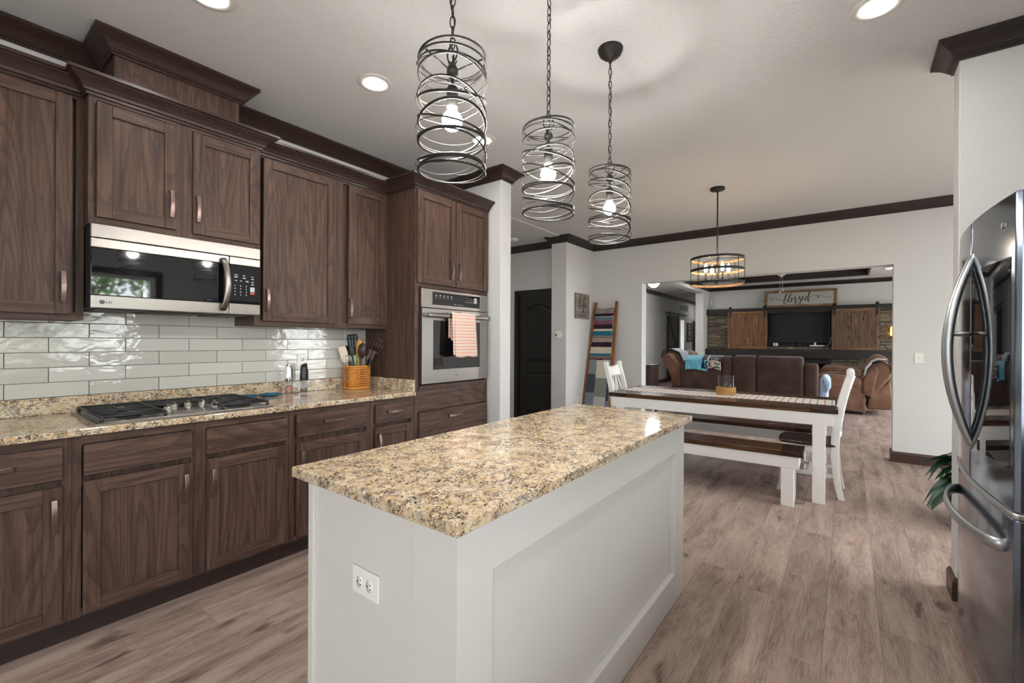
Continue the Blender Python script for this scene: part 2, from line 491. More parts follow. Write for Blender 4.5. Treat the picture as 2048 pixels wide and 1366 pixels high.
# woods in the dining and living rooms
M['table_x'] = wood('dark_walnut_planks', 'x', srgb(38, 24, 17), srgb(78, 51, 34), srgb(122, 84, 56), 0.22, ring=5, across=6, along=0.4, bump=0.08, pore=0.3)
M['table_y'] = wood('dark_walnut_breadboard', 'y', srgb(32, 22, 18), srgb(58, 40, 30), srgb(88, 62, 46), 0.22, ring=5, across=6, along=0.4, bump=0.08, pore=0.3)
M['benchend'] = wood('dark_walnut_bench_end', 'y', srgb(28, 18, 14), srgb(46, 31, 25), srgb(66, 46, 36), 0.28, ring=5, across=6, along=0.4, bump=0.08, pore=0.3)
M['barn'] = wood('barn_door_boards', 'z', srgb(66, 43, 28), srgb(120, 84, 55), srgb(164, 122, 84), 0.6, ring=4, across=6, along=0.5, knots=True)
M['barn_x'] = wood('barn_door_rails', 'x', srgb(70, 45, 28), srgb(132, 92, 58), srgb(172, 126, 84), 0.6, ring=4, across=6, along=0.5)
M['barn2'] = wood('weathered_barn_boards', 'z', srgb(56, 41, 33), srgb(98, 74, 58), srgb(140, 110, 88), 0.65, ring=4, across=6, along=0.5, knots=True)
M['barn2_x'] = wood('weathered_barn_rails', 'x', srgb(62, 44, 32), srgb(110, 82, 60), srgb(150, 116, 86), 0.65, ring=4, across=6, along=0.5)
M['beam'] = wood('charcoal_mantel', 'x', srgb(30, 27, 26), srgb(44, 39, 37), srgb(58, 52, 49), 0.6, pore=0.3)
M['ladder'] = wood('orange_stained_pine', 'z', srgb(104, 58, 24), srgb(146, 86, 40), srgb(176, 112, 60), 0.4, ring=4)
M['signwood'] = wood('sign_frame_wood', 'x', srgb(92, 68, 46), srgb(134, 104, 74), srgb(166, 136, 102), 0.7, ring=4)
M['greyboard'] = wood('grey_pallet_board', 'y', srgb(98, 86, 80), srgb(140, 128, 120), srgb(166, 154, 146), 0.8, ring=4)
M['darkwood'] = plain('dark_cabinet_wood', srgb(58, 42, 36), 0.45, noise=0.2, scale=12)
M['signface'] = plain('grey_linen_panel', srgb(172, 170, 166), 0.85, noise=0.05, scale=300)
# stone
t = NT('ledger_stone')
rnd = t.n('NewGeometry').outputs['Random Per Island']
c1 = t.ramp(rnd, [(0.0, srgb(98, 90, 81)), (0.3, srgb(148, 134, 115)), (0.55, srgb(122, 113, 101)), (0.8, srgb(170, 154, 131)), (1.0, srgb(110, 105, 100))])
n_ = t.noise(t.pos((6, 6, 16), island=True), 3, 5, 0.65)
c1 = t.mix(t.math('MULTIPLY', t.sstep(n_, 0.35, 0.7), 0.6), c1, srgb(84, 73, 62))
t.bump(n_, 0.8, 0.02)
M['stone'] = t.done(c1, 0.85, 0, 0.3)
# cloth
def cloth(name, col, rough=0.95, noise=0.12, scale=60, sheen=0.3, bump=0.3):
    t = NT(name)
    nv = t.noise(t.pos(), scale, 4, 0.6)
    d = tuple(x * (1 - noise) for x in col[:3]) + (1,); l = tuple(min(1, x * (1 + noise)) for x in col[:3]) + (1,)
    t.bump(t.noise(t.pos(), scale * 6, 2), bump, 0.003)
    t.b.inputs['Sheen Weight'].default_value = sheen
    return t.done(t.mix(nv, d, l), rough, 0, 0.2)
t = NT('brown_suede')
nv = t.noise(t.pos(), 3.5, 5, 0.6); t.b.inputs['Sheen Weight'].default_value = 0.15
t.bump(t.noise(t.pos(), 5, 3), 0.25, 0.03)
M['suede'] = t.done(t.ramp(nv, [(0.3, srgb(56, 41, 36)), (0.55, srgb(74, 55, 48)), (0.75, srgb(92, 69, 59))]), 0.8, 0, 0.25)
t = NT('tan_recliner_suede')
nv = t.noise(t.pos(), 3.5, 5, 0.6); t.b.inputs['Sheen Weight'].default_value = 0.15
M['suede2'] = t.done(t.ramp(nv, [(0.3, srgb(92, 65, 49)), (0.55, srgb(118, 86, 66)), (0.75, srgb(138, 104, 82))]), 0.75, 0, 0.25)
M['bluefleece'] = cloth('light_blue_fleece', srgb(112, 186, 212), scale=14, noise=0.12)
M['navyfleece'] = cloth('navy_fleece', srgb(26, 38, 66))
M['creamfleece'] = cloth('cream_fleece', srgb(206, 198, 184))
M['greythrow'] = cloth('grey_patterned_throw', srgb(150, 156, 168), scale=90, noise=0.4)
M['whitethrow'] = cloth('white_throw', srgb(226, 226, 226))
M['blackfleece'] = cloth('charcoal_edging', srgb(46, 48, 54))
M['plaid'] = cloth('pale_blue_plaid', srgb(176, 196, 226), scale=30, noise=0.25)
M['leaf'] = plain('dark_green_leaf', srgb(38, 78, 54), 0.35, noise=0.35, scale=18)
M['leaf2'] = plain('tree_foliage', srgb(96, 130, 62), 0.7, noise=0.5, scale=3)
M['bark'] = plain('tree_bark', srgb(90, 76, 62), 0.9, noise=0.3, scale=10)
M['bounce_ground'] = plain('pale_bounce_ground', srgb(196, 192, 182), 0.95, noise=0.1, scale=2)  # ground outside made pale to bounce daylight up to the ceilings
M['pot'] = plain('white_plant_pot', srgb(222, 222, 218), 0.35)
M['soil'] = plain('potting_soil', srgb(50, 40, 32), 0.95)
M['teal'] = plain('teal_glazed_ceramic', srgb(24, 92, 122), 0.12)
M['pepper'] = plain('peppercorns', srgb(120, 84, 62), 0.8, noise=0.6, scale=250)
M['salt'] = plain('pink_salt', srgb(196, 128, 104), 0.6, noise=0.4, scale=220)
M['woodspoon'] = plain('pale_wooden_utensil', srgb(206, 146, 74), 0.5, noise=0.15, scale=30)
M['cream'] = plain('cream_silicone', srgb(222, 208, 188), 0.5)
M['brownplastic'] = plain('brown_nylon', srgb(58, 40, 36), 0.4)
M['slateplastic'] = plain('dark_blue_nylon', srgb(32, 44, 54), 0.4)
M['lime'] = plain('lime_plastic', srgb(176, 196, 66), 0.4)
M['sage'] = plain('sage_plastic', srgb(140, 168, 140), 0.4)
# basket: weave mapped around its own axis
t = NT('woven_basket')
M['wicker'] = plain('golden_wicker_splint', srgb(204, 134, 58), 0.5, noise=0.25, scale=60)
M['wickerdark'] = plain('dark_red_splint', srgb(96, 40, 34), 0.6)
bpy.data.materials.remove(t.mat)
M['rope'] = plain('woven_seagrass', srgb(192, 146, 90), 0.8, noise=0.4, scale=120, bump=0.4)
# towel stripes follow height
def striped(name, axis, bands, base, jitter=0.004, period=None):
    t = NT(name)
    p = t.pos(obj=True)
    s = t.n('SeparateXYZ'); t.set(s.inputs[0], p)
    h = s.outputs['xyz'.index(axis)]
    h = t.math('ADD', h, t.math('MULTIPLY', t.math('SUBTRACT', t.noise(p, 12, 2), 0.5), jitter))
    if period: h = t.math('MODULO', t.math('ADD', h, 10 * period), period)
    col = base
    for (a, b, c) in bands:
        m = t.math('MULTIPLY', t.sstep(h, a - 0.0008, a + 0.0008), t.math('SUBTRACT', 1.0, t.sstep(h, b - 0.0008, b + 0.0008)))
        col = t.mix(m, col, c)
    t.bump(t.noise(p, 500, 2), 0.15, 0.002)
    return t.done(col, 0.9, 0, 0.2)
COR = srgb(224, 116, 92)
M['towel'] = striped('coral_striped_cotton', 'z', [(0.004, 0.009, COR), (0.026, 0.0295, COR), (0.034, 0.036, COR)], srgb(212, 198, 184), 0.003, 0.0505)
RED, GRN = srgb(186, 60, 62), srgb(128, 142, 136)
M['runner'] = striped('striped_runner_cotton', 'x', [(0.02, 0.027, RED), (0.073, 0.081, GRN)], srgb(232, 226, 220), 0.022, 0.106)
# ------------------------------------------------------------------ the room
CZ = 2.82
def st(name, mb, mat, **k): return mb.build(name, mat, kind='structure', **k)
st('floor', MB().box(-6.2, 3.4, -3.3, 18.6, -0.1, 0), M['floor'])
cb = MB()
cb.box(-6.2, 3.4, -3.3, 8.2, CZ, CZ + 0.12)
cb.box(-6.2, -2.25, 8.2, 12.72, CZ, CZ + 0.12); cb.box(0.34, 3.4, 8.2, 12.72, CZ, CZ + 0.12)
cb.box(-6.2, 3.4, 12.72, 18.6, CZ, CZ + 0.12)
cb.box(-2.4, 0.5, 8.05, 12.85, CZ + 0.27, CZ + 0.35)
cb.box(-2.4, 0.5, 8.05, 8.2, CZ + 0.1, CZ + 0.3); cb.box(-2.4, 0.5, 12.72, 12.85, CZ + 0.1, CZ + 0.3)
cb.box(-2.4, -2.25, 8.2, 12.72, CZ + 0.1, CZ + 0.3); cb.box(0.34, 0.5, 8.2, 12.72, CZ + 0.1, CZ + 0.3)
st('ceiling', cb, M['ceil'])
st('ceiling_strip', MB().box(-3.50, -3.32, 3.24, 5.55, CZ - 0.012, CZ), M['ceil'], bevel=0.004)
H = CZ
st('wall_left', MB().box(-3.36, -3.233, -3.3, 3.09, 0, H), M['wall'])
st('wall_stub', MB().box(-3.36, -2.462, 3.088, 3.235, 0, H), M['wall'], bevel=0.006)
st('wall_hall_near', MB().box(-6.0, -3.36, 3.088, 3.235, 0, H), M['wall'])
hw = MB(); hw.box(-5.62, -5.5, 3.235, 5.84, 0, H)
st('wall_hall_left', hw, M['wall'])
# wall that carries the black door, with its opening
dw = MB()
dw.box(-5.5, -4.30, 5.84, 5.96, 0, H); dw.box(-3.52, -3.40, 5.84, 5.96, 0, H); dw.box(-4.30, -3.52, 5.84, 5.96, 2.06, H)
st('wall_hall_door', dw, M['wall'])
st('wall_jut', MB().box(-3.50, -3.248, 5.587, 6.5, 0, H), M['wall'], bevel=0.006)
fwm = MB()
fwm.box(-3.5, -2.457, 6.436, 6.61, 0, H); fwm.box(0.382, 3.3, 6.436, 6.61, 0, H); fwm.box(-2.457, 0.382, 6.436, 6.61, 2.165, H)
st('wall_far', fwm, M['wall'])
st('wall_right_stub', MB().box(0.435, 3.2, 3.157, 3.30, 0, H), M['wall'], bevel=0.006)
# kitchen right wall with the window over the sink
kw = MB()
kw.box(1.25, 1.37, -3.3, -2.6, 0, H); kw.box(1.25, 1.37, -0.6, 0.2, 0, H); kw.box(1.25, 1.37, -2.6, -0.6, 0, 0.25); kw.box(1.25, 1.37, -2.6, -0.6, 2.3, H); kw.box(1.25, 1.37, 1.72, 3.157, 0, H); kw.box(1.25, 1.37, 0.2, 1.72, 0, 1.08); kw.box(1.25, 1.37, 0.2, 1.72, 2.06, H)
st('wall_right', kw, M['wall'])
dn = MB()
dn.box(2.6, 2.72, 3.3, 3.4, 0, H); dn.box(2.6, 2.72, 5.6, 6.436, 0, H); dn.box(2.6, 2.72, 3.4, 5.6, 2.2, H); dn.box(2.6, 2.72, 3.4, 5.6, 0, 0.10)
st('wall_dining_right', dn, M['wall'])
bk = MB()
bk.box(-3.36, -1.9, -3.1, -3.0, 0, H); bk.box(-0.5, 1.37, -3.1, -3.0, 0, H); bk.box(-1.9, -0.5, -3.1, -3.0, 2.15, H); bk.box(-1.9, -0.5, -3.1, -3.0, 0, 0.95)
st('wall_back', bk, M['wall'])
YB = 13.5
lr = MB()
lr.box(3.0, 3.12, 6.61, 7.3, 0, H); lr.box(3.0, 3.12, 12.7, YB, 0, H); lr.box(3.0, 3.12, 7.3, 12.7, 0, 0.25); lr.box(3.0, 3.12, 7.3, 12.7, 2.35, H)
st('wall_living_right', lr, M['wall'])
st('wall_living_back', MB().box(-3.2, 3.12, YB, YB + 0.12, 0, H), M['wall'])
st('wall_marriage_column', MB().box(-3.40, -3.19, 12.89, 18.5, 0, H), M['wall'], bevel=0.006)
st('beam_living', MB().box(-3.40, -3.19, 6.61, 12.89, 2.637, H), M['wall'], bevel=0.006)
hl = MB()
hl.box(-4.87, -4.75, 6.61, 15.45, 0, H); hl.box(-4.87, -4.75, 16.55, 17.6, 0, H); hl.box(-4.87, -4.75, 15.45, 16.55, 2.08, H); hl.box(-4.87, -4.75, 17.6, 18.5, 2.1, H)
st('wall_passage_left', hl, M['wall'])
st('wall_passage_end', MB().box(-5.9, -3.19, 18.4, 18.5, 0, H), M['wall'])
st('wall_side_room', MB().box(-5.9, -5.8, 15.0, 18.5, 0, H), M['sideroom'])
st('wall_hall_far', MB().box(-6.0, -3.5, 6.5, 6.61, 0, H), M['wall'])

# windows
def window(name, x, y0, y1, z0, z1, axis='x', mull=1, trimm=0.07, inward=-1):
    fr = MB(); d = 0.10
    def bx(a0, a1, b0, b1, dd0, dd1, mb):
        if axis == 'x': mb.box(x + dd0, x + dd1, a0, a1, b0, b1)
        else: mb.box(a0, a1, x + dd0, x + dd1, b0, b1)
    # dark casing on the room side
    f = 0.045
    for (a0, a1, b0, b1) in ((y0, y1, z0, z0 + f), (y0, y1, z1 - f, z1), (y0, y0 + f, z0 + f, z1 - f), (y1 - f, y1, z0 + f, z1 - f)):
        bx(a0, a1, b0, b1, 0.04, 0.09, fr)
    for k in range(1, mull + 1):
        c = y0 + (y1 - y0) * k / (mull + 1)
        bx(c - 0.02, c + 0.02, z0 + f, z1 - f, 0.045, 0.085, fr)
    root = fr.build(name, M['whiteplastic'], kind='structure')
    cs = MB()
    s = inward
    for (a0, a1, b0, b1) in ((y0 - trimm, y1 + trimm, z0 - trimm, z0), (y0 - trimm, y1 + trimm, z1, z1 + trimm), (y0 - trimm, y0, z0, z1), (y1, y1 + trimm, z0, z1)):
        bx(a0, a1, b0, b1, min(0, 0.018 * s), max(0, 0.018 * s), cs)
    cs.build('window_casing', M['espresso'], root)
    pn = MB(); bx(y0 + 0.01, y1 - 0.01, z0 + 0.01, z1 - 0.01, 0.063, 0.067, pn)
    pn.build('window_glass', M['pane'], root)
window('window_1', 1.25, 0.2, 1.72, 1.08, 2.06)
window('window_2', 2.6, 3.4, 5.6, 0.10, 2.2, mull=1)
window('window_3', -3.0, -2.6, 0.2, 0.25, 2.15, axis='y', mull=1, inward=1) if False else None
def window_back():
    fr = MB()
    for (a0, a1, b0, b1) in ((-1.9, -0.5, 0.95, 1.0), (-1.9, -0.5, 2.10, 2.15), (-1.9, -1.85, 1.0, 2.1), (-0.55, -0.5, 1.0, 2.1), (-1.22, -1.18, 1.0, 2.1)):
        fr.box(a0, a1, -3.08, -3.03, b0, b1)
    root = fr.build('window_3', M['whiteplastic'], kind='structure')
    MB().box(-1.89, -0.51, -3.06, -3.055, 0.96, 2.14).build('window_glass', M['pane'], root)
window_back()
window('added_window_4', 3.0, 7.3, 12.7, 0.25, 2.35, mull=3)  # unseen window, added and enlarged to brighten the living room
window('added_window_5', 1.25, -2.6, -0.6, 0.25, 2.3, mull=1)  # extra unseen window, added for more daylight in the kitchen

# crown mouldings: profile (out, down from the ceiling)
CR = [(0, 0), (0.085, 0), (0.085, -0.016), (0.076, -0.021), (0.064, -0.030), (0.046, -0.046), (0.033, -0.062), (0.026, -0.072), (0.021, -0.074), (0.021, -0.081), (0.012, -0.085), (0.012, -0.096), (0, -0.096)]
def crown(n, path, side=1):
    return st('trim_%d' % n, MB().sweep(CR, path, CZ, side=side), M['crown'] if n == 1 else M['espresso'])
crown(1, [(-3.233, -2.9), (-3.233, 0.582), (-2.953, 0.582), (-2.953, 1.158), (-3.233, 1.158), (-3.233, 3.088), (-2.462, 3.088), (-2.462, 3.235), (-3.0, 3.235)])
crown(2, [(-5.5, 5.84), (-3.50, 5.84), (-3.50, 5.587), (-3.248, 5.587), (-3.248, 6.436), (3.2, 6.436)])
crown(3, [(1.8, 3.30), (0.435, 3.30), (0.435, 3.157), (1.25, 3.157)])
crown(4, [(-3.19, 6.7), (-3.19, YB), (3.0, YB)])
crown(5, [(-4.75, 6.7), (-4.75, 18.4)])
# dark crown inside the tray of the living room ceiling
TR = [(0, 0), (0.05, 0.0), (0.05, -0.02), (0.10, -0.10), (0.10, -0.24), (0, -0.24)]
TZ = CZ + 0.27
st('trim_6', MB().sweep([(0, 0), (0.09, 0), (0.09, -0.03), (0.03, -0.10), (0.03, -0.285), (0, -0.285)], [(-2.25, 8.2), (-2.25, 12.72), (0.34, 12.72), (0.34, 8.2)], TZ), M['espresso'])
# baseboards
BP = [(0, 0), (0.016, 0), (0.016, 0.095), (0.010, 0.108), (0.004, 0.115), (0, 0.115)]
def base(name, path, side=1):
    return st(name, MB().sweep(BP, path, 0, side=side), M['skirting'])
base('baseboard_far', [(0.382, 6.61), (0.382, 6.436), (3.2, 6.436)])
base('baseboard_right', [(1.6, 3.30), (0.435, 3.30), (0.435, 3.157), (0.60, 3.157)])
base('baseboard_jut', [(-3.50, 5.84), (-3.50, 5.587), (-3.248, 5.587), (-3.248, 6.436), (-2.457, 6.436)])
base('baseboard_stub', [(-2.60, 3.088), (-2.462, 3.088), (-2.462, 3.235), (-3.2, 3.235)])
base('baseboard_passage', [(-4.75, 6.61), (-4.75, 15.45)])

# black two-panel door in the hall
def panel_door(name, x0, x1, y, z1):
    lv = MB(); lv.box(x0, x1, y + 0.02, y + 0.055, 0.01, z1)
    root = lv.build(name, M['doorblack'], kind='structure')
    def arch(px0, px1, pz0, pz1, rise, inset):
        pts = [(px0 + inset, pz0 + inset), (px1 - inset, pz0 + inset), (px1 - inset, pz1 - inset)]
        if rise:
            n = 16
            for k in range(1, n):
                u = k / n
                xx = px1 - inset + (px0 - px1 + 2 * inset) * u
                s = 0.5 - 0.5 * math.cos(2 * PI * u)
                s = s ** 0.8
                pts.append((xx, pz1 - inset + rise * s))
        pts.append((px0 + inset, pz1 - inset))
        return pts
    for (pz0, pz1, rise) in ((0.98, 1.80, 0.09), (0.16, 0.80, 0.0)):
        pm = MB()
        px0, px1 = x0 + 0.12, x1 - 0.12
        o_, i_, c_ = arch(px0, px1, pz0, pz1, rise, 0), arch(px0, px1, pz0, pz1, rise, 0.018), arch(px0, px1, pz0, pz1, rise, 0.05)
        n = len(o_)
        ring = [[(p[0], y + 0.02, p[1]) for p in o_], [(p[0], y + 0.006, p[1]) for p in arch(px0, px1, pz0, pz1, rise, 0.007)], [(p[0], y + 0.019, p[1]) for p in i_], [(p[0], y + 0.010, p[1]) for p in c_]]
        vs = sum(ring, []); fs = []
        for r_ in range(3):
            for k in range(n):
                l = (k + 1) % n
                fs.append((r_ * n + k, r_ * n + l, (r_ + 1) * n + l, (r_ + 1) * n + k))
        fs.append(tuple(range(3 * n, 4 * n)))
        pm.add(vs, fs)
        pm.build('door_panel', M['doorblack'], root)
    k = MB()
    k.lathe([(0.028, 0), (0.028, 0.006), (0.011, 0.010), (0.011, 0.034), (0.024, 0.044), (0.028, 0.056), (0.022, 0.068), (0, 0.072)], (x1 - 0.065, 0, 0.95), 16)
    for i, v in enumerate(k.v):
        pass
    k.v = [(x1 - 0.065 + (v[0] - (x1 - 0.065)), y + 0.02 - (v[2] - 0.95), 0.95 + v[1]) for v in k.v]
    k.build('door_handle', M['blackmatte'], root)
    cs = MB()
    cs.box(x0 - 0.075, x0 - 0.005, y - 0.018, y + 0.10, 0, z1 + 0.075); cs.box(x1 + 0.005, x1 + 0.017, y - 0.018, y + 0.10, 0, z1 + 0.075)
    cs.box(x0 - 0.005, x1 + 0.005, y - 0.018, y + 0.10, z1 + 0.005, z1 + 0.075)
    cs.build('door_casing', M['doorblack'], root, bevel=0.004)
panel_door('door_1', -4.28, -3.532, 5.84, 2.035)
st('door_2', MB().box(-4.83, -4.79, 17.6, 18.38, 0, 2.1), M['doorblack'])

# backsplash: glazed 3 x 12 tiles with grout
bs = MB(); bs.box(-3.233, -3.226, -1.2, 2.2385, 0.918, 1.395, 1)
rnd = random.Random(3)
row = 0
zz = 1.003
while zz < 1.50:
    z1 = zz + 0.0735
    offs = 0.541 if row % 2 == 0 else 0.390
    k0 = -7
    for k in range(k0, 8):
        a = offs + 0.3005 * k; b = a + 0.298
        a = max(a, -1.2); b = min(b, 2.2375)
        if b - a < 0.01: continue
        zt = min(z1, 1.50 if (0.472 < a < 1.23) else 1.50)
        d = 0.0005 * rnd.random()
        x0, x1 = -3.228, -3.2215 + d
        e = 0.0016
        bs.add([(x0, a, zz), (x0, b, zz), (x0, b, zt), (x0, a, zt), (x1 - 0.0018, a, zz), (x1 - 0.0018, b, zz), (x1 - 0.0018, b, zt), (x1 - 0.0018, a, zt),
                (x1, a + e, zz + e), (x1, b - e, zz + e), (x1, b - e, zt - e), (x1, a + e, zt - e)],
               [(0, 1, 5, 4), (1, 2, 6, 5), (2, 3, 7, 6), (3, 0, 4, 7), (4, 5, 9, 8), (5, 6, 10, 9), (6, 7, 11, 10), (7, 4, 8, 11), (8, 9, 10, 11)], 0)
    zz += 0.0755; row += 1
st('wall_backsplash', bs, [M['tile'], M['grout']])

# recessed lamps
def downlight(x, y, label, first=[None]):
    if first[0] is None:
        t_ = thing('recessed_downlight', label, 'ceiling light', (x, y, CZ), 0, 'recessed ceiling lamps')
        MB().lathe([(0.098, 0.0), (0.098, -0.004), (0.092, -0.0065), (0.067, -0.0065), (0.061, -0.001), (0.061, 0.0)], (0, 0, 0), 40).build('trim_ring', M['white'], t_, local=True)
        MB().lathe([(0.0, -0.0030), (0.035, -0.0030), (0.060, -0.0028)], (0, 0, 0), 24, smooth=False).build('lens', M['lens'], t_, local=True)
        first[0] = t_
        return t_
    return dup(first[0], (x, y, CZ), None, label)
downlight(-2.246, 1.615, 'bright recessed ceiling lamp above the microwave cabinet, beside the first pendant')
downlight(-2.225, 2.56, 'small recessed ceiling lamp seen behind the coils of the largest-looking pendant')
downlight(-2.261, 0.766, 'recessed ceiling lamp cut by the top edge above the cabinet riser box')
downlight(0.093, 1.68, 'recessed ceiling lamp mirrored in the microwave door, out of the frame above')
for (x_, y_) in ((-4.7, 4.0), (-3.05, 3.62), (0.95, 3.72), (1.6, 3.6), (2.2, 3.7), (1.7, 4.1), (1.7, 5.5), (2.2, 4.8)): downlight(x_, y_, 'added unseen recessed lamp brightening the rooms beyond the kitchen')  # unseen lamps added to brighten the dining area and hall
for (x_, y_) in ((-2.7, 7.3), (-1.0, 7.3), (1.4, 7.3), (1.6, 9.5), (-2.75, 9.5), (-2.75, 11.5), (1.6, 11.8), (2.2, 13.0)): downlight(x_, y_, 'added recessed lamp brightening the living room, hidden above the opening')  # extra lamps added out of sight to lift the living room light
for (x_, y_) in ((-4.2, 7.6), (-4.1, 17.5)): downlight(x_, y_, 'added recessed lamp brightening the passage')  # extra lamps added to light the passage
downlight(0.093, 0.75, 'recessed ceiling lamp behind the camera on the fridge side')
downlight(0.093, 2.599, 'recessed ceiling lamp near the fridge wall, cut by the top edge')
# ------------------------------------------------------------------ cabinets on the left wall
XW = -3.222
def shaker(xf, y0, y1, z0, z1, s=0.056, th=0.020):
    m = MB(); xb = xf + 0.001
    m.box(xb, xf + th, y0, y0 + s, z0, z1, 0); m.box(xb, xf + th, y1 - s, y1, z0, z1, 0)
    m.box(xb, xf + th - 0.0003, y0 + s, y1 - s, z0, z0 + s, 1); m.box(xb, xf + th - 0.0003, y0 + s, y1 - s, z1 - s, z1, 1)
    m.box(xb, xf + 0.009, y0 + s - 0.002, y1 - s + 0.002, z0 + s - 0.002, z1 - s + 0.002, 0)
    return m
def pull_bm(L=0.142, rise=0.03, vertical=True):
    # flat bowed strap with square feet
    m = MB(); n = 14; w_ = 0.0088; th = 0.0042
    out, inn = [], []
    for k in range(n + 1):
        u = k / n; a = (u - 0.5) * L
        h = rise * (0.62 + 0.38 * math.sin(PI * u))
        out.append((h, a)); inn.append((h - th, a * (1 - 2 * th / L)))
    prof = [(0, -L / 2)] + out + [(0, L / 2), (0, L / 2 - 0.007)] + [(h, a) for h, a in reversed(inn)][1:-1] + [(0, -L / 2 + 0.007)]
    N_ = len(prof)
    if vertical: bot = [(h, -w_, a) for h, a in prof]; top = [(h, w_, a) for h, a in prof]
    else: bot = [(h, a, -w_) for h, a in prof]; top = [(h, a, w_) for h, a in prof]
    m.hexa(bot, top)
    return m
def put_pull(parent, x, y, z, vertical=True, L=0.142):
    m = pull_bm(L, vertical=vertical)
    m.v = [(x + v[0], y + v[1], z + v[2]) for v in m.v]
    return m.build('handle', M['bronze'], parent, bevel=0.0012)
OAK = [M['oak_z'], M['oak_y'], M['oak_x']]
def door(t_, xf, y0, y1, z0, z1, hy=None, hz=None):
    d = shaker(xf, y0, y1, z0, z1).build('door', OAK, t_, bevel=0.0022)
    if hy is not None: put_pull(d, xf + 0.019, hy, hz)
    return d
def drawer(t_, xf, y0, y1, z0, z1, pull=True):
    d = MB().box(xf + 0.001, xf + 0.020, y0, y1, z0, z1, 1).build('drawer', OAK, t_, bevel=0.003)
    if pull: put_pull(d, xf + 0.019, (y0 + y1) / 2, (z0 + z1) / 2 + 0.008, False)
    return d
XF = -2.61
def carcass(t_, x0, x1, y0, y1, z0, z1, st_=0.03, rails=()):
    # body with a face frame: stiles upright, rails level
    m = MB()
    m.box(x0, x1 - 0.019, y0 + 0.001, y1 - 0.001, z0, z1, 0)
    m.box(x1 - 0.019, x1, y0 + 0.0005, y0 + st_, z0, z1, 0); m.box(x1 - 0.019, x1, y1 - st_, y1 - 0.0005, z0, z1, 0)
    m.box(x1 - 0.019, x1 - 0.0004, y0 + st_, y1 - st_, z0, z0 + 0.035, 1); m.box(x1 - 0.019, x1 - 0.0004, y0 + st_, y1 - st_, z1 - 0.035, z1, 1)
    for (a, b, ax) in rails:
        if ax == 'y': m.box(x1 - 0.019, x1 - 0.0004, y0 + st_, y1 - st_, a, b, 1)
        else: m.box(x1 - 0.019, x1 - 0.0002, a, b, z0, z1, 0)
    return m.build('cabinet_body', OAK, t_)
def kick(t_, y0, y1):
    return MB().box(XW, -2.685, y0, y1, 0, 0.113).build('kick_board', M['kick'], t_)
Z0, Z1 = 0.113, 0.886
t1 = thing('base_cabinet', 'dark oak base cabinet at the left picture edge with one drawer above one door', 'cabinet', (-2.9, -0.1, 0), 0, 'base cabinets')
carcass(t1, XW, XF, -0.60, 0.384, Z0, Z1); kick(t1, -0.6, 0.384)
door(t1, XF, -0.06, 0.355, 0.127, 0.687, 0.329, 0.570); drawer(t1, XF, -0.06, 0.355, 0.717, 0.851)
door(t1, XF, -0.56, -0.10, 0.127, 0.687, -0.13, 0.57); drawer(t1, XF, -0.56, -0.10, 0.717, 0.851)
t2 = thing('base_cabinet', 'wide dark oak base cabinet under the gas cooktop with two drawer fronts without pulls', 'cabinet', (-2.9, 0.84, 0), 0, 'base cabinets')
carcass(t2, XW, XF, 0.384, 1.298, Z0, Z1, 0.03, ((0.812, 0.876, 'z'),)); kick(t2, 0.384, 1.298)
door(t2, XF, 0.418, 0.813, 0.130, 0.691, 0.784, 0.570); door(t2, XF, 0.876, 1.280, 0.130, 0.691, 0.902, 0.570)
drawer(t2, XF, 0.419, 0.812, 0.717, 0.847, False); drawer(t2, XF, 0.874, 1.280, 0.717, 0.847, False)
t3 = thing('base_cabinet', 'dark oak base cabinet right of the cooktop with a pulled drawer over one door', 'cabinet', (-2.9, 1.57, 0), 0, 'base cabinets')
carcass(t3, XW, XF, 1.300, 1.850, Z0, Z1); kick(t3, 1.300, 1.850)
door(t3, XF, 1.340, 1.810, 0.130, 0.689, 1.366, 0.57); drawer(t3, XF, 1.338, 1.809, 0.722, 0.857)
t4 = thing('base_cabinet', 'narrow dark oak base cabinet beside the tall oven cabinet with a short drawer', 'cabinet', (-2.9, 2.05, 0), 0, 'base cabinets')
carcass(t4, XW, XF, 1.852, 2.236, Z0, Z1); kick(t4, 1.852, 2.236)
door(t4, XF, 1.882, 2.206, 0.130, 0.697, 1.908, 0.58); drawer(t4, XF, 1.884, 2.206, 0.724, 0.854)
# worktop
ct = thing('kitchen_countertop', 'speckled tan granite worktop along the left wall carrying the cooktop', 'countertop', (-2.9, 0.8, 0.887))
MB().box(-3.221, -2.585, -0.62, 2.2375, 0.8868, 0.918).build('slab', M['granite'], ct, bevel=0.006, seg=3)
lb = MB().box(-3.2215, -3.200, -0.62, 2.2375, 0.918, 1.002); lb.box(-3.1998, -2.60, 2.2165, 2.2375, 0.918, 1.004)
lb.build('backsplash_ledge', M['granite'], ct, bevel=0.003)

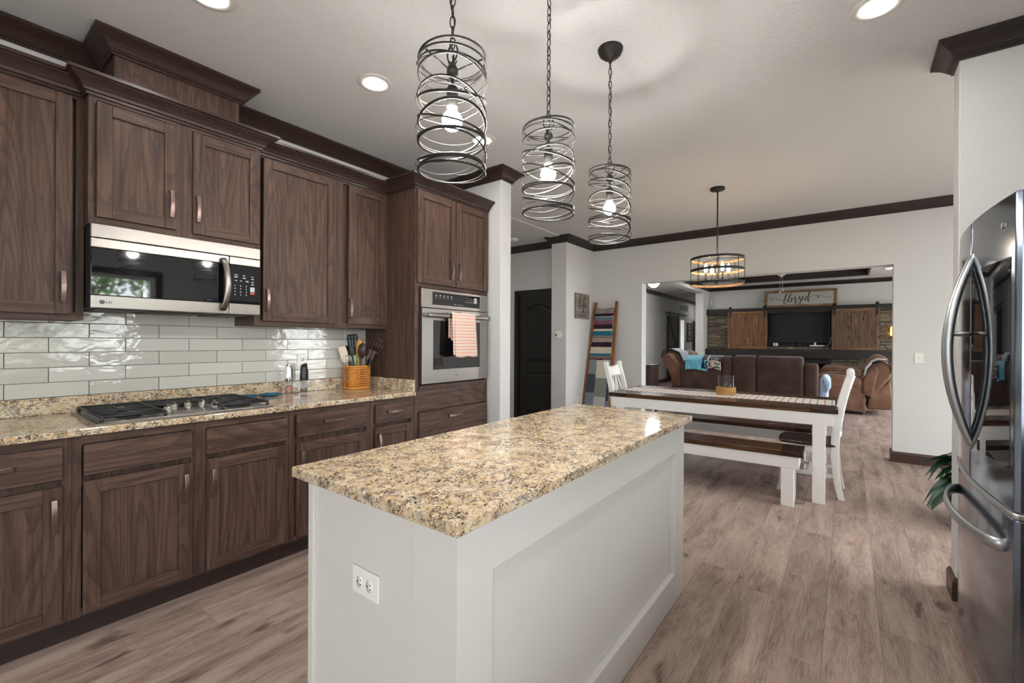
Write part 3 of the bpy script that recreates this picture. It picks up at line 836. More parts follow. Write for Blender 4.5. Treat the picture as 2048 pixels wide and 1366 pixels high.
# wall cabinets
XU = -2.934
UZ0, UZ1 = 1.388, 2.47
CCP = [(0, 0), (0.010, 0), (0.010, 0.012), (0.018, 0.016), (0.022, 0.026), (0.036, 0.044), (0.054, 0.058), (0.064, 0.064), (0.068, 0.070), (0.080, 0.073), (0.080, 0.088), (0, 0.088)]
CPATH = [(XU, -1.0), (XU, 0.472), (-2.858, 0.472), (-2.858, 1.240), (XU, 1.240), (XU, 1.796), (XU, 2.238), (XF, 2.238), (XF, 3.086)]
def crown_seg(t_, i0, i1, z=2.449):
    full = MB().sweep(CCP, CPATH, z); m = len(CCP)
    p = MB(); v = full.v[i0 * m:(i1 + 1) * m]; fs = []
    for i in range(i1 - i0):
        for k in range(m):
            l = (k + 1) % m
            fs.append((i * m + k, i * m + l, (i + 1) * m + l, (i + 1) * m + k))
    fs.append(tuple(reversed(range(m)))); fs.append(tuple(range((i1 - i0) * m, (i1 - i0 + 1) * m)))
    p.add(v, fs)
    return p.build('crown_moulding', M['crown'], t_)
u1 = thing('hanging_cabinet', 'dark oak wall cabinet left of the microwave, cut by the left picture edge', 'cabinet', (-3.08, 0.1, UZ0), 0, 'hanging cabinets')
carcass(u1, XW, XU, -0.45, 0.4715, UZ0, UZ1); door(u1, XU, -0.01, 0.428, 1.414, 2.440, 0.397, 1.540); door(u1, XU, -0.43, -0.05, 1.414, 2.440, -0.08, 1.54); crown_seg(u1, 0, 1)
u2 = thing('hanging_cabinet', 'short two-door dark oak cabinet above the microwave with a raised box on top', 'cabinet', (-3.05, 0.85, 1.843), 0, 'hanging cabinets')
carcass(u2, XW, -2.858, 0.472, 1.240, 1.843, UZ1, 0.03, ((0.815, 0.890, 'z'),))
door(u2, -2.858, 0.499, 0.817, 1.878, 2.424, 0.789, 2.006); door(u2, -2.858, 0.888, 1.230, 1.872, 2.424, 0.908, 2.006)
crown_seg(u2, 1, 4)
rb = MB(); rb.box(XW, -2.954, 0.583, 1.157, 2.470, 2.725, 0); rb.box(-2.9545, -2.9525, 0.583, 0.603, 2.47, 2.727, 0); rb.box(-2.9545, -2.9525, 1.137, 1.157, 2.47, 2.727, 0)
rb.build('riser_box', OAK, u2)
u3 = thing('hanging_cabinet', 'wide single-door dark oak wall cabinet right of the microwave', 'cabinet', (-3.08, 1.52, UZ0), 0, 'hanging cabinets')
carcass(u3, XW, XU, 1.2405, 1.795, UZ0, UZ1); door(u3, XU, 1.284, 1.773, 1.416, 2.436, 1.308, 1.546); crown_seg(u3, 4, 5)
u4 = thing('hanging_cabinet', 'narrow single-door dark oak wall cabinet beside the tall oven cabinet', 'cabinet', (-3.08, 2.02, UZ0), 0, 'hanging cabinets')
carcass(u4, XW, XU, 1.7955, 2.2375, UZ0, UZ1, 0.045); door(u4, XU, 1.880, 2.205, 1.416, 2.436, 1.890, 1.531); crown_seg(u4, 5, 6)
# tall cabinet round the oven
tc = thing('oven_cabinet', 'tall dark oak cabinet housing the built-in wall oven', 'cabinet', (-2.9, 2.66, 0))
m = MB()
m.box(XW, XF - 0.019, 2.2385, 2.258, 0.10, 2.47, 0); m.box(XW, XF - 0.019, 3.062, 3.082, 0.10, 2.47, 0)
m.box(XW, XF - 0.019, 2.258, 3.062, 1.715, 2.47, 0); m.box(XW, XF - 0.019, 2.258, 3.062, 0.113, 0.955, 0)
m.box(XF - 0.019, XF, 2.2385, 2.279, 0.10, 2.47, 0); m.box(XF - 0.019, XF, 3.054, 3.082, 0.10, 2.47, 0)
m.box(XF - 0.019, XF, 2.279, 3.054, 1.708, 1.735, 1); m.box(XF - 0.019, XF, 2.279, 3.054, 2.435, 2.47, 1)
m.box(XF - 0.019, XF - 0.004, 2.279, 3.054, 0.76, 0.92, 1); m.box(XF - 0.019, XF, 2.279, 3.054, 0.10, 0.14, 1)
m.box(XF - 0.018, XF + 0.012, 2.275, 3.06, 0.922, 0.952, 1)
m.build('cabinet_body', OAK, tc)
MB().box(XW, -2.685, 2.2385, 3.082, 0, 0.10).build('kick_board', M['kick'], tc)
door(tc, XF, 2.250, 2.655, 1.738, 2.442, 2.604, 1.866); door(tc, XF, 2.662, 3.068, 1.738, 2.442, 2.690, 1.866)
d_ = MB().box(XF + 0.001, XF + 0.02, 2.275, 3.062, 0.452, 0.754, 1).build('drawer', OAK, tc, bevel=0.003); put_pull(d_, XF + 0.019, 2.652, 0.692, False, 0.15)
d_ = MB().box(XF + 0.001, XF + 0.02, 2.275, 3.062, 0.15, 0.44, 1).build('drawer', OAK, tc, bevel=0.003); put_pull(d_, XF + 0.019, 2.652, 0.38, False, 0.15)
crown_seg(tc, 6, 8, 2.452)

# ------------------------------------------------------------------ microwave
mw = thing('microwave_oven', 'stainless steel over-range microwave with a dark glass door', 'microwave', (-3.0, 0.85, 1.445))
XM = -2.81
Y0, Y1 = 0.474, 1.222
m = MB(); m.box(XW, XM - 0.03, Y0 + 0.002, Y1 - 0.002, 1.444, 1.838); m.build('housing', M['blackmatte'], mw)
def bow(y): return 0.002 * (1 - ((y - 0.848) / 0.374) ** 2)
def bowed(z0, z1, y0, y1, th, mat, name, parent, extra=0.0, bevel=0.003, nseg=6):
    mb = MB()
    ys = [y0 + (y1 - y0) * k / nseg for k in range(nseg + 1)]
    poly = [(XM - 0.03, y0)] + [(XM + bow(y) + extra, y) for y in ys] + [(XM - 0.03, y1)]
    poly = [(XM - 0.03, y0)] + [(XM + bow(y) + extra, y) for y in ys] + [(XM - 0.03, y1)]
    mb.prism([(p[0], p[1]) for p in poly], 'z', z0, z1)
    return mb.build(name, mat, parent, bevel=bevel)
bowed(1.7745, 1.837, Y0, Y1, 0, M['steel'], 'vent_hood', mw)
dr = bowed(1.728, 1.7715, Y0, 1.053, 0, M['steel'], 'door', mw)
bowed(1.505, 1.7278, Y0, 1.053, 0, M['blackglass'], 'door_window', dr, -0.0015)
bowed(1.444, 1.5048, Y0, 1.053, 0, M['steel'], 'door_bottom_rail', dr)
cp = bowed(1.728, 1.7715, 1.0555, Y1, 0, M['steel'], 'control_panel', mw)
bowed(1.5068, 1.7278, 1.0555, Y1, 0, M['blackglass'], 'control_glass', cp, -0.0015)
bowed(1.444, 1.5065, 1.0555, Y1, 0, M['steel'], 'control_bottom_rail', cp)
kp = MB()
for (yy, zz, ww, hh) in [(1.078, 1.668, .018, .004), (1.078, 1.655, .018, .006), (1.122, 1.667, .013, .004), (1.122, 1.652, .016, .006), (1.168, 1.664, .012, .004), (1.168, 1.650, .014, .006),
                         (1.078, 1.636, .016, .004), (1.108, 1.635, .01, .004), (1.138, 1.634, .016, .006), (1.168, 1.632, .014, .005), (1.168, 1.618, .014, .005)]:
    kp.box(XM + 0.004, XM + 0.0078, yy, yy + ww, zz, zz + hh)
for r_ in range(4):
    for c_ in range(3):
        kp.box(XM + 0.004, XM + 0.0078, 1.080 + 0.03 * c_, 1.0835 + 0.03 * c_, 1.604 - 0.017 * r_, 1.612 - 0.017 * r_)
kp.box(XM + 0.003, XM + 0.0068, 1.163, 1.187, 1.578, 1.606)
kp.build('keypad_print', M['print'], cp)
kr = MB().box(XM + 0.003, XM + 0.0066, 1.163, 1.187, 1.563, 1.576); kr.build('start_key', M['redprint'], cp)
hp = MB(); pts = []; rs = []
for k in range(21):
    u = k / 20; z = 1.466 + (1.752 - 1.466) * u
    s = math.sin(PI * u)
    pts.append((XM + 0.012 + 0.040 * s ** 0.6, 1.020 + 0.012 * s, z)); rs.append((0.007, 0.0155))
hp.tube(pts, rs, 10, flat=(1, 0, 0)); hp.build('handle', M['steel'], dr)
hg = MB(); hg.box(XW + 0.01, XM - 0.04, 0.50, 0.66, 1.4395, 1.4445); hg.box(XW + 0.01, XM - 0.04, 1.03, 1.19, 1.4395, 1.4445); hg.box(XW + 0.04, XM - 0.10, 0.72, 0.98, 1.4395, 1.4445)
hg.build('grease_filters', M['iron'], mw)
Mx = frameM((XM + 0.0045, 0.528, 1.4675), (0.02, 1, 0), (0, 0, 1))
text_mesh('brand_letters', 'LG', 0.018, M['logo'], dr, Matrix.Translation(-Vector(mw.location)) @ Mx, 0.0008)
lg = MB(); lg.lathe([(0, 0.0), (0.0095, 0.0), (0.0095, 0.001), (0, 0.001)], (0, 0, 0), 20)
lg.v = [(XM + 0.0042 + v[2], 0.514 + v[0], 1.4735 + v[1]) for v in lg.v]
lgo = lg.build('brand_badge', M['logo'], dr)

# ------------------------------------------------------------------ built-in oven
ov = thing('wall_oven', 'stainless built-in wall oven in the tall oak cabinet', 'oven', (-2.8, 2.67, 0.967))
XO = XF + 0.001
m = MB(); m.box(-3.1, XF - 0.002, 2.285, 3.045, 0.965, 1.70); m.build('oven_box', M['blackmatte'], ov)
cpo = MB().box(XO, XO + 0.026, 2.282, 3.053, 1.553, 1.700).build('control_panel', M['steel'], ov, bevel=0.003)
MB().box(XO + 0.02, XO + 0.0275, 2.392, 2.946, 1.580, 1.680).build('control_glass', M['blackglass'], cpo, bevel=0.001)
pr = MB()
for i in range(5):
    yy = 2.425 + 0.042 * i
    pr.box(XO + 0.027, XO + 0.0281, yy, yy + 0.012, 1.650, 1.658); pr.box(XO + 0.027, XO + 0.0281, yy, yy + 0.014, 1.636, 1.640)
for r_ in range(3):
    for c_ in range(5):
        pr.box(XO + 0.027, XO + 0.0281, 2.765 + 0.024 * c_, 2.774 + 0.024 * c_, 1.620 + 0.017 * r_, 1.624 + 0.017 * r_)
pr.box(XO + 0.027, XO + 0.0281, 2.872, 2.908, 1.632, 1.646); pr.box(XO + 0.027, XO + 0.0281, 2.872, 2.908, 1.650, 1.664); pr.box(XO + 0.027, XO + 0.0281, 2.872, 2.908, 1.620, 1.630)
for i in range(4): pr.box(XO + 0.027, XO + 0.0281, 2.635 + 0.03 * i, 2.647 + 0.03 * i, 1.592, 1.597)
pr.build('control_print', M['print'], cpo)
MB().box(XO + 0.027, XO + 0.0282, 2.595, 2.608, 1.634, 1.642).build('clean_key', M['blueprint'], cpo)
od = MB()
yo0, yo1, zo0, zo1 = 2.284, 3.055, 0.968, 1.5475
wy0, wy1, wz0, wz1 = 2.398, 2.948, 1.072, 1.458
od.box(XO, XO + 0.030, yo0, wy0, zo0, zo1); od.box(XO, XO + 0.030, wy1, yo1, zo0, zo1); od.box(XO, XO + 0.030, wy0, wy1, zo0, wz0); od.box(XO, XO + 0.030, wy0, wy1, wz1, zo1)
odo = od.build('door', M['steel'], ov)
MB().box(XO + 0.002, XO + 0.028, wy0, wy1, wz0, wz1).build('door_window', M['blackglass'], odo)
oh = MB(); oh.tube([(XO + 0.074, 2.312 + 0.716 * k / 12, 1.495) for k in range(13)], [(0.008, 0.0175)] * 13, 12, flat=(1, 0, 0))
oh.box(XO + 0.028, XO + 0.072, 2.318, 2.338, 1.484, 1.506); oh.box(XO + 0.028, XO + 0.072, 3.000, 3.020, 1.484, 1.506)
oh.build('handle', M['steel'], odo, bevel=0.002)
lg = MB(); lg.lathe([(0, 0), (0.008, 0), (0.008, 0.001), (0, 0.001)], (0, 0, 0), 18); lg.v = [(XO + 0.030 + v[2], 2.655 + v[0], 1.020 + v[1]) for v in lg.v]
lg.build('brand_badge', M['logo'], odo)
text_mesh('brand_letters', 'LG', 0.018, M['logo'], odo, Matrix.Translation(-Vector(ov.location)) @ frameM((XO + 0.0302, 2.667, 1.014), (0, 1, 0), (0, 0, 1)), 0.0006)
# towel over the oven handle
tw = MB()
def towel(y0, y1, zf, zb, xh, flare=0.0, ph=0.0):
    prof = []
    n = 26
    def pt(u, s):
        # s: along width 0..1 ; u: 0 front hem -> 1 back hem
        L1, L2 = 1.509 - zf, 1.509 - zb
        if u < 0.55:
            q = u / 0.55; z = zf + L1 * q; x = xh + 0.022 + 0.006 * math.sin(5 * s + ph) * (1 - q) + 0.010 * (1 - q)
        elif u < 0.68:
            a = (u - 0.55) / 0.13 * PI; z = 1.509 + 0.016 * math.sin(a); x = xh + 0.022 * math.cos(a)
        else:
            q = (u - 0.68) / 0.32; z = 1.509 - L2 * q; x = xh - 0.022 + 0.004 * math.sin(4 * s + ph)
        qq = max(0, (1.509 - z) / L1)
        y = y0 + (y1 - y0) * s + flare * qq * (s - 0.2)
        return (x, y, z)
    return lambda a, b: pt(b, a)
tw.grid(towel(2.575, 2.815, 1.168, 1.30, XO + 0.074, 0.03), 14, 60)
tw.v = [(v[0], v[1], v[2] + 0.004 * math.sin(v[1] * 40)) for v in tw.v]
bt = MB(); bt.grid(towel(2.542, 2.60, 1.185, 1.32, XO + 0.071, 0.0, 1.3), 6, 60)
dt = thing('dish_towel', 'coral striped dish towel folded over the oven handle', 'towel', (XO + 0.074, 2.69, 1.17))
tw.build('front_fold', M['towel'], dt, solid=0.003); bt.build('under_fold', M['towel'], dt, solid=0.003)

# ------------------------------------------------------------------ gas cooktop
ck = thing('gas_cooktop', 'stainless gas cooktop with black iron grates on the granite worktop', 'cooktop', (-2.88, 0.835, 0.918))
m = MB(); m.box(-3.145, -2.612, 0.459, 1.212, 0.918, 0.926); m.box(-3.130, -2.628, 0.475, 1.196, 0.926, 0.929)
m.build('steel_tray', M['steel'], ck, bevel=0.003)
def grate(y0, y1, x0, x1, cut=0.0):
    g = MB(); z = 0.951; r_ = 0.0065
    pts = [(x0, y0, z), (x1 - (cut if y0 > 0.8 and cut else 0), y0, z)]
    loop = [(x0, y0, z), (x1, y0, z), (x1, y1, z), (x0, y1, z)]
    g.tube(loop, r_, 6, closed=True)
    n = 7
    for k in range(1, n):
        x = x0 + (x1 - x0) * k / n
        yc = (y0 + y1) / 2
        if k in (2, 5):
            g.tube([(x, y0, z), (x, yc - 0.035, z)], 0.0055, 6); g.tube([(x, y1, z), (x, yc + 0.035, z)], 0.0055, 6)
        else:
            g.tube([(x, y0, z), (x, y1, z)], 0.0055, 6)
    g.tube([(x0, (y0 + y1) / 2, z - 0.002), (x1, (y0 + y1) / 2, z - 0.002)], 0.0055, 6)
    for (x, y) in ((x0, y0), (x1, y0), (x0, y1), (x1, y1)):
        g.tube([(x, y, z), (x, y, 0.929)], 0.008, 6)
    return g
grate(0.484, 0.715, -3.115, -2.640).build('grate', M['castiron'], ck)
grate(0.962, 1.190, -3.115, -2.640).build('grate', M['castiron'], ck)
grate(0.727, 0.950, -3.115, -2.900).build('grate', M['castiron'], ck)
for (bx_, by_, br) in ((-3.01, 0.60, 0.045), (-2.74, 0.60, 0.036), (-3.01, 1.076, 0.036), (-2.74, 1.076, 0.048), (-3.01, 0.838, 0.055)):
    MB().lathe([(br + 0.012, 0.929), (br + 0.010, 0.935), (br, 0.937), (br * 0.92, 0.943), (0, 0.944)], (bx_, by_, 0), 20).build('burner', M['blackmatte'], ck)
for (kx, ky) in ((-2.770, 0.760), (-2.835, 0.805), (-2.855, 0.872), (-2.842, 0.935), (-2.772, 0.972)):
    kn = MB(); kn.lathe([(0.020, 0.929), (0.020, 0.933), (0.0165, 0.936), (0.0150, 0.955), (0.0135, 0.957), (0, 0.9575)], (kx, ky, 0), 20)
    kn.box(kx - 0.014, kx + 0.014, ky - 0.004, ky + 0.004, 0.955, 0.966)
    kn.build('knob', M['chrome'], ck)

# ------------------------------------------------------------------ small things on the worktop
def mill(name, label, x, y, top, fill, slant, fh=0.055):
    t_ = thing(name, label, 'mill', (x, y, 0.918))
    MB().lathe([(0.0255, 0.0), (0.0265, 0.004), (0.0255, 0.095), (0.0235, 0.095), (0.0235, 0.012), (0, 0.012)], n=24).build('glass_jar', M['clear'], t_, local=True)
    MB().lathe([(0, 0.0125), (0.0228, 0.0125), (0.0228, fh), (0.010, fh + 0.003), (0, fh + 0.003)], n=20).build('seasoning', fill, t_, local=True)
    b = MB()
    ring = []
    n = 24
    hs = [0.092, 0.12, 0.16, 0.185]
    rs_ = [0.0285, 0.027, 0.0245, 0.023]
    for h, r_ in zip(hs, rs_):
        ring.append([(r_ * math.cos(2 * PI * k / n), r_ * math.sin(2 * PI * k / n), h) for k in range(n)])
    ring.append([(0.022 * math.cos(2 * PI * k / n), 0.022 * math.sin(2 * PI * k / n), 0.196 + slant * math.sin(2 * PI * k / n - 0.6)) for k in range(n)])
    vs = sum(ring, []); fs = []
    for i in range(len(ring) - 1):
        for k in range(n):
            l = (k + 1) % n; fs.append((i * n + k, i * n + l, (i + 1) * n + l, (i + 1) * n + k))
    fs.append(tuple(range((len(ring) - 1) * n, len(ring) * n))); fs.append(tuple(reversed(range(n))))
    b.add(vs, fs, 0, False); o = b.build('grinder_body', top, t_, local=True, bevel=0.0015)
    for p in o.data.polygons: p.use_smooth = len(p.vertices) == 4
    return t_
mill('salt_mill', 'chrome-topped electric mill holding pink salt by the outlet', -3.135, 1.555, M['chrome'], M['salt'], -0.012)
mill('pepper_mill', 'black-topped electric mill with a slanted head beside the chrome mill', -3.135, 1.665, M['black'], M['pepper'], 0.016, 0.030)
def rest(label, x, y, rz):
    t_ = thing('spoon_rest', label, 'spoon rest', (x, y, 0.9183), rz, 'teal spoon rests')
    MB().lathe([(0, 0.004), (0.030, 0.004), (0.046, 0.012), (0.050, 0.018), (0.052, 0.017), (0.048, 0.008), (0.032, 0.0), (0, 0.0)], n=28, sx=1.0, sy=1.25).build('dish', M['teal'], t_, local=True)
    MB().tube([(0, 0.055, 0.012), (0, 0.08, 0.013), (0, 0.11, 0.016)], [(0.012, 0.004), (0.010, 0.004), (0.012, 0.004)], 8, flat=(1, 0, 0)).build('handle_rest', M['teal'], t_, local=True)
rest('teal ceramic spoon rest nearest the chrome salt mill', -3.12, 1.425, R(160))
rest('teal ceramic spoon rest half hidden behind the cooktop grate', -3.13, 1.275, R(170))

# outlets and switch plates: local x right, y out (towards viewer is -y), z up
def outlet(name, label, cat, M4, horizontal=False, toggle=False, group=None):
    t_ = thing(name, label, cat, (0, 0, 0)); t_.matrix_world = M4
    if group: t_['group'] = group
    w_, h_ = (0.116, 0.072) if horizontal else (0.072, 0.116)
    MB().box(-w_ / 2, w_ / 2, -0.006, 0, -h_ / 2, h_ / 2).build('cover_plate', M['whiteplastic'], t_, local=True, bevel=0.0025)
    if toggle:
        MB().box(-0.005, 0.005, -0.0175, -0.005, -0.004, 0.012).build('toggle', M['whiteplastic'], t_, local=True, bevel=0.002)
        return t_
    for s in (-1, 1):
        f = MB(); f.lathe([(0.0165, 0), (0.0165, 0.0022), (0, 0.0022)], n=24)
        sl = MB()
        if horizontal:
            f.v = [(0.0215 * s + v[0] * 0.82, -0.006 - v[2], v[1]) for v in f.v]
            for zz in (-0.006, 0.006): sl.box(0.0215 * s + 0.001, 0.0215 * s + 0.008, -0.0088, -0.0078, zz - 0.0011, zz + 0.0011)
            sl.lathe([(0.0022, 0), (0, 0)], (0, 0, 0), 8); sl.box(0.0215 * s - 0.010, 0.0215 * s - 0.006, -0.0088, -0.0078, -0.002, 0.002)
        else:
            f.v = [(v[0], -0.006 - v[2], 0.0215 * s + v[1] * 0.82) for v in f.v]
            for xx in (-0.006, 0.006): sl.box(xx - 0.0011, xx + 0.0011, -0.0088, -0.0078, 0.0215 * s + 0.0, 0.0215 * s + 0.008)
            sl.box(-0.002, 0.002, -0.0088, -0.0078, 0.0215 * s - 0.010, 0.0215 * s - 0.006)
        fo = f.build('receptacle', M['whiteplastic'], t_, local=True)
        sl.build('slots', M['ink'], fo, local=True)
    return t_
def wallM(loc, facing):
    # facing: '+x', '-y'
    rz = {'-y': 0, '+x': R(90), '-x': R(-90)}[facing]
    return Matrix.Translation(Vector(loc)) @ Matrix.Rotation(rz, 4, 'Z')
outlet('wall_outlet', 'white duplex outlet on the tile backsplash behind the black mill', 'outlet', wallM((-3.2205, 1.693, 1.135), '+x'), group='white outlets')
# ------------------------------------------------------------------ utensil basket and what stands in it
BX, BY, BZ = -3.095, 2.072, 0.918
bk_ = thing('utensil_basket', 'golden woven basket full of cooking utensils in the worktop corner', 'basket', (BX, BY, BZ))
def rrect(a, hx, hy, p=4.0):
    c, s = math.cos(a), math.sin(a)
    return (hx * math.copysign(abs(c) ** (2 / p), c), hy * math.copysign(abs(s) ** (2 / p), s))
wv = MB(); N = 112
for r_ in range(11):
    z = 0.020 + r_ * 0.0142
    big = 1.0 if r_ < 9 else 0.0
    pts = []
    for k in range(N):
        a = 2 * PI * k / N
        f = 1.0 + (0.045 * math.sin(a * 14 + (PI if r_ % 2 else 0)) if r_ < 10 else 0.03)
        x, y = rrect(a, 0.0735 * f * (0.94 + 0.06 * z / 0.18), 0.0905 * f * (0.94 + 0.06 * z / 0.18))
        pts.append((x, y, z))
    wv.tube(pts, (0.0046, 0.0017), 8, closed=True, flat=(0, 0, 1))
wv.build('weave', M['wicker'], bk_, local=True)
sh = MB(); pb, ptop = [], []
for k in range(48):
    a = 2 * PI * k / 48
    x, y = rrect(a, 0.0695 * 0.95, 0.0865 * 0.95); pb.append((x, y, 0.0)); x, y = rrect(a, 0.0705, 0.0875); ptop.append((x, y, 0.172))
n = 48
sh.add(pb + ptop, [tuple(reversed(range(n)))] + [(k, (k + 1) % n, n + (k + 1) % n, n + k) for k in range(n)])
sh.build('inner_splints', M['wickerdark'], bk_, local=True, solid=0.002)
sk = MB()
for k in range(28):
    a = 2 * PI * (k + 0.5) / 28
    x, y = rrect(a, 0.0722, 0.0892)
    x2, y2 = rrect(a, 0.0722 * 0.945, 0.0892 * 0.945)
    sk.tube([(x2, y2, 0.002), (x, y, 0.172)], (0.0062, 0.0012), 4, flat=(-y, x, 0))
sk.build('upright_splints', M['wicker'], bk_, local=True)
rm = MB()
for (z, tt) in ((0.176, 0.0075), (0.008, 0.007)):
    pts = []
    for k in range(64):
        x, y = rrect(2 * PI * k / 64, 0.0755 * (1 if z > 0.1 else 0.955), 0.0925 * (1 if z > 0.1 else 0.955)); pts.append((x, y, z))
    rm.tube(pts, (tt, 0.0028), 8, closed=True, flat=(0, 0, 1))
rm.build('rim', M['wicker'], bk_, local=True)
EX = Vector((0.798, 0.603, 0)); EW = Vector((-0.603, 0.798, 0))
def U(px, py, d=0.0):
    # a spot above the basket: across the view, up, and depth behind the basket's middle
    return Vector((BX, BY, 0)) + EX * ((px - 713.5) * 0.00388) + EW * d + Vector((0, 0, 1.3 - (py - 683) * 0.00388))
def utensil(name, label, base, tip, head, mat, hmat=None, r=0.0055):
    b = Vector(base); tp = Vector(tip)
    t_ = thing(name, label, 'utensil', tuple(b), 0)
    h = MB(); h.tube([b, b.lerp(tp, 0.5), tp], (r, r * 0.8), 8, flat=tuple(EW)); h.build('handle', hmat or mat, t_)
    d = (tp - b).normalized(); s = d.cross(EW).normalized(); nrm = s.cross(d)
    kind, L, W = head
    hm = MB()
    if kind == 'blade':
        prof = [(-0.02, 0.25), (0.0, 0.5), (0.25, 0.85), (0.6, 1.0), (0.9, 1.0), (1.0, 0.8)]
        vs = []
        for (u, w_) in prof:
            for sg in (-1, 1):
                for tt in (-0.0018, 0.0018): vs.append(tp + d * (u * L) + s * (sg * w_ * W / 2) + nrm * tt)
        fs = []
        for i in range(len(prof) - 1):
            a = i * 4; c_ = a + 4
            fs += [(a, a + 2, c_ + 2, c_), (a + 1, c_ + 1, c_ + 3, a + 3), (a, c_, c_ + 1, a + 1), (a + 2, a + 3, c_ + 3, c_ + 2)]
        fs += [(0, 1, 3, 2), tuple(len(vs) - 4 + q for q in (0, 2, 3, 1))]
        hm.add(vs, fs, 0, False); ho = hm.build('head', mat, t_, bevel=0.001)
    elif kind == 'slots':
        for k in range(4):
            off = (k - 1.5) * W / 3.4
            hm.tube([tp + d * 0.015 + s * off * 0.9, tp + d * (L - 0.01) + s * off], (0.0018, W / 10), 6, flat=tuple(nrm))
        hm.tube([tp + d * 0.0 - s * W * 0.40, tp + d * 0.004, tp + s * W * 0.40], 0.008, 6); hm.tube([tp + d * L - s * W * 0.46, tp + d * (L + 0.004), tp + d * L + s * W * 0.46], 0.0075, 6)
        ho = hm.build('head', mat, t_)
    elif kind == 'spoon':
        def fn(u, v):
            a = u * 2 * PI; rr = v
            return tuple(tp + d * (L * 0.5 + rr * L * 0.55 * math.cos(a)) + s * (rr * W / 2 * math.sin(a)) + nrm * (0.018 * (rr * rr - 1) * (W / 0.06)))
        hm.grid(fn, 24, 6); ho = hm.build('head', mat, t_, solid=0.003)
    elif kind == 'whisk':
        for k in range(6):
            a = PI * k / 6
            q = s * math.cos(a) + nrm * math.sin(a)
            hm.tube(cr([tp, tp + d * L * 0.45 + q * W * 0.42, tp + d * L * 0.85 + q * W * 0.38, tp + d * L, tp + d * L * 0.85 - q * W * 0.38, tp + d * L * 0.45 - q * W * 0.42, tp], 4), 0.0011, 5)
        ho = hm.build('head', mat, t_)
    elif kind == 'tongs':
        hm.tube([tp + d * 0.0 - s * 0.008, tp + d * L * 0.8 - s * W / 2, tp + d * L - s * 0.004], (0.003, 0.007), 6); hm.tube([tp + s * 0.008, tp + d * L * 0.8 + s * W / 2, tp + d * L + s * 0.004], (0.003, 0.007), 6)
        ho = hm.build('head', mat, t_)
    return t_
def inb(px, d): # foot of a utensil inside the basket
    p = U(713.5 + (px - 713.5) * 0.45, 766, d * 0.6); return p
utensil('slotted_turner', 'dark blue slotted turner standing tallest in the woven basket', inb(702, 0.05), U(701, 698, 0.05), ('slots', 0.095, 0.082), M['slateplastic'])
utensil('spatula', 'white silicone spatula leaning out over the basket rim', inb(697, -0.02), U(695, 727, -0.03), ('blade', 0.125, 0.062), M['cream'])
utensil('spatula', 'cream spatula leaning furthest towards the tile wall from the basket', inb(688, 0.01), U(686, 728, 0.02), ('blade', 0.085, 0.046), M['cream'])
utensil('ladle', 'black ladle behind the white spatula in the basket', inb(692, 0.05), U(692, 720, 0.045), ('spoon', 0.095, 0.095), M['black'])
utensil('wooden_spoon', 'pale wooden spoon upright in the middle of the basket', inb(717, 0.0), U(717, 716, 0.0), ('spoon', 0.135, 0.050), M['woodspoon'])
utensil('cooking_spoon', 'brown nylon spoon leaning across the wooden spoon', inb(722, -0.02), U(725, 717, -0.03), ('spoon', 0.105, 0.070), M['brownplastic'])
utensil('cooking_fork', 'long black handle crossing in front of the whisk', inb(712, -0.02), U(706, 714, -0.02), ('blade', 0.075, 0.030), M['black'])
utensil('whisk', 'small wire whisk low in the front of the basket', inb(705, -0.03), U(703, 734, -0.035), ('whisk', 0.085, 0.050), M['chrome'])
utensil('spatula', 'lime green spatula peeking beside the wooden spoon', inb(711, 0.03), U(710, 720, 0.03), ('blade', 0.06, 0.040), M['lime'])
utensil('scraper', 'sage green scraper just above the basket rim', inb(709, 0.0), U(710, 728, -0.01), ('blade', 0.055, 0.032), M['sage'])
utensil('tongs', 'black tongs standing behind the brown spoon', inb(733, 0.04), U(736, 718, 0.04), ('tongs', 0.110, 0.06), M['black'])
utensil('pasta_server', 'brown nylon turner leaning towards the oven cabinet', inb(738, 0.02), U(749, 708, 0.005), ('slots', 0.100, 0.085), M['brownplastic'])
utensil('cooking_spoon', 'brown spoon handle lowest at the oven side of the basket', inb(737, 0.0), U(743, 722, -0.01), ('blade', 0.075, 0.026), M['brownplastic'])
utensil('cooking_spoon', 'dark brown spoon between the tongs and the leaning turner', inb(730, 0.0), U(734, 722, 0.0), ('blade', 0.085, 0.036), M['brownplastic'])
utensil('skimmer', 'broad black skimmer behind the crossing black handle', inb(703, 0.03), U(703, 716, 0.03), ('blade', 0.075, 0.060), M['black'])

# ------------------------------------------------------------------ island
isl = thing('kitchen_island', 'white painted kitchen island with recessed side panel under a granite top', 'island', (-1.0, 1.56, 0))
IX0, IX1, IY0, IY1 = -1.318, -0.687, 0.715, 2.405
MB().box(IX0 + 0.012, IX1 - 0.027, IY0 + 0.008, IY1 - 0.012, 0, 0.8825).build('cabinet_body', M['white'], isl)
MB().box(IX0, -1.288, IY0, IY0 + 0.03, 0, 0.8823).build('corner_post', M['white'], isl, bevel=0.003)
m = MB(); m.box(-0.838, IX1 - 0.0005, IY0 + 0.001, IY0 + 0.020, 0, 0.8822); m.box(IX1 - 0.0269, IX1, IY0 + 0.0005, 0.838, 0, 0.8822)
m.build('corner_post', M['white'], isl, bevel=0.0015)
MB().box(IX1 - 0.0268, IX1 - 0.0008, 0.839, 2.262, 0.745, 0.8822).build('top_rail', M['white'], isl, bevel=0.0015)
MB().box(IX1 - 0.0268, IX1 - 0.0008, 0.839, 2.262, 0, 0.142).build('bottom_rail', M['white'], isl, bevel=0.0015)
MB().box(IX1 - 0.0268, IX1 - 0.0004, 2.2635, IY1, 0, 0.8822).build('end_stile', M['white'], isl, bevel=0.0015)
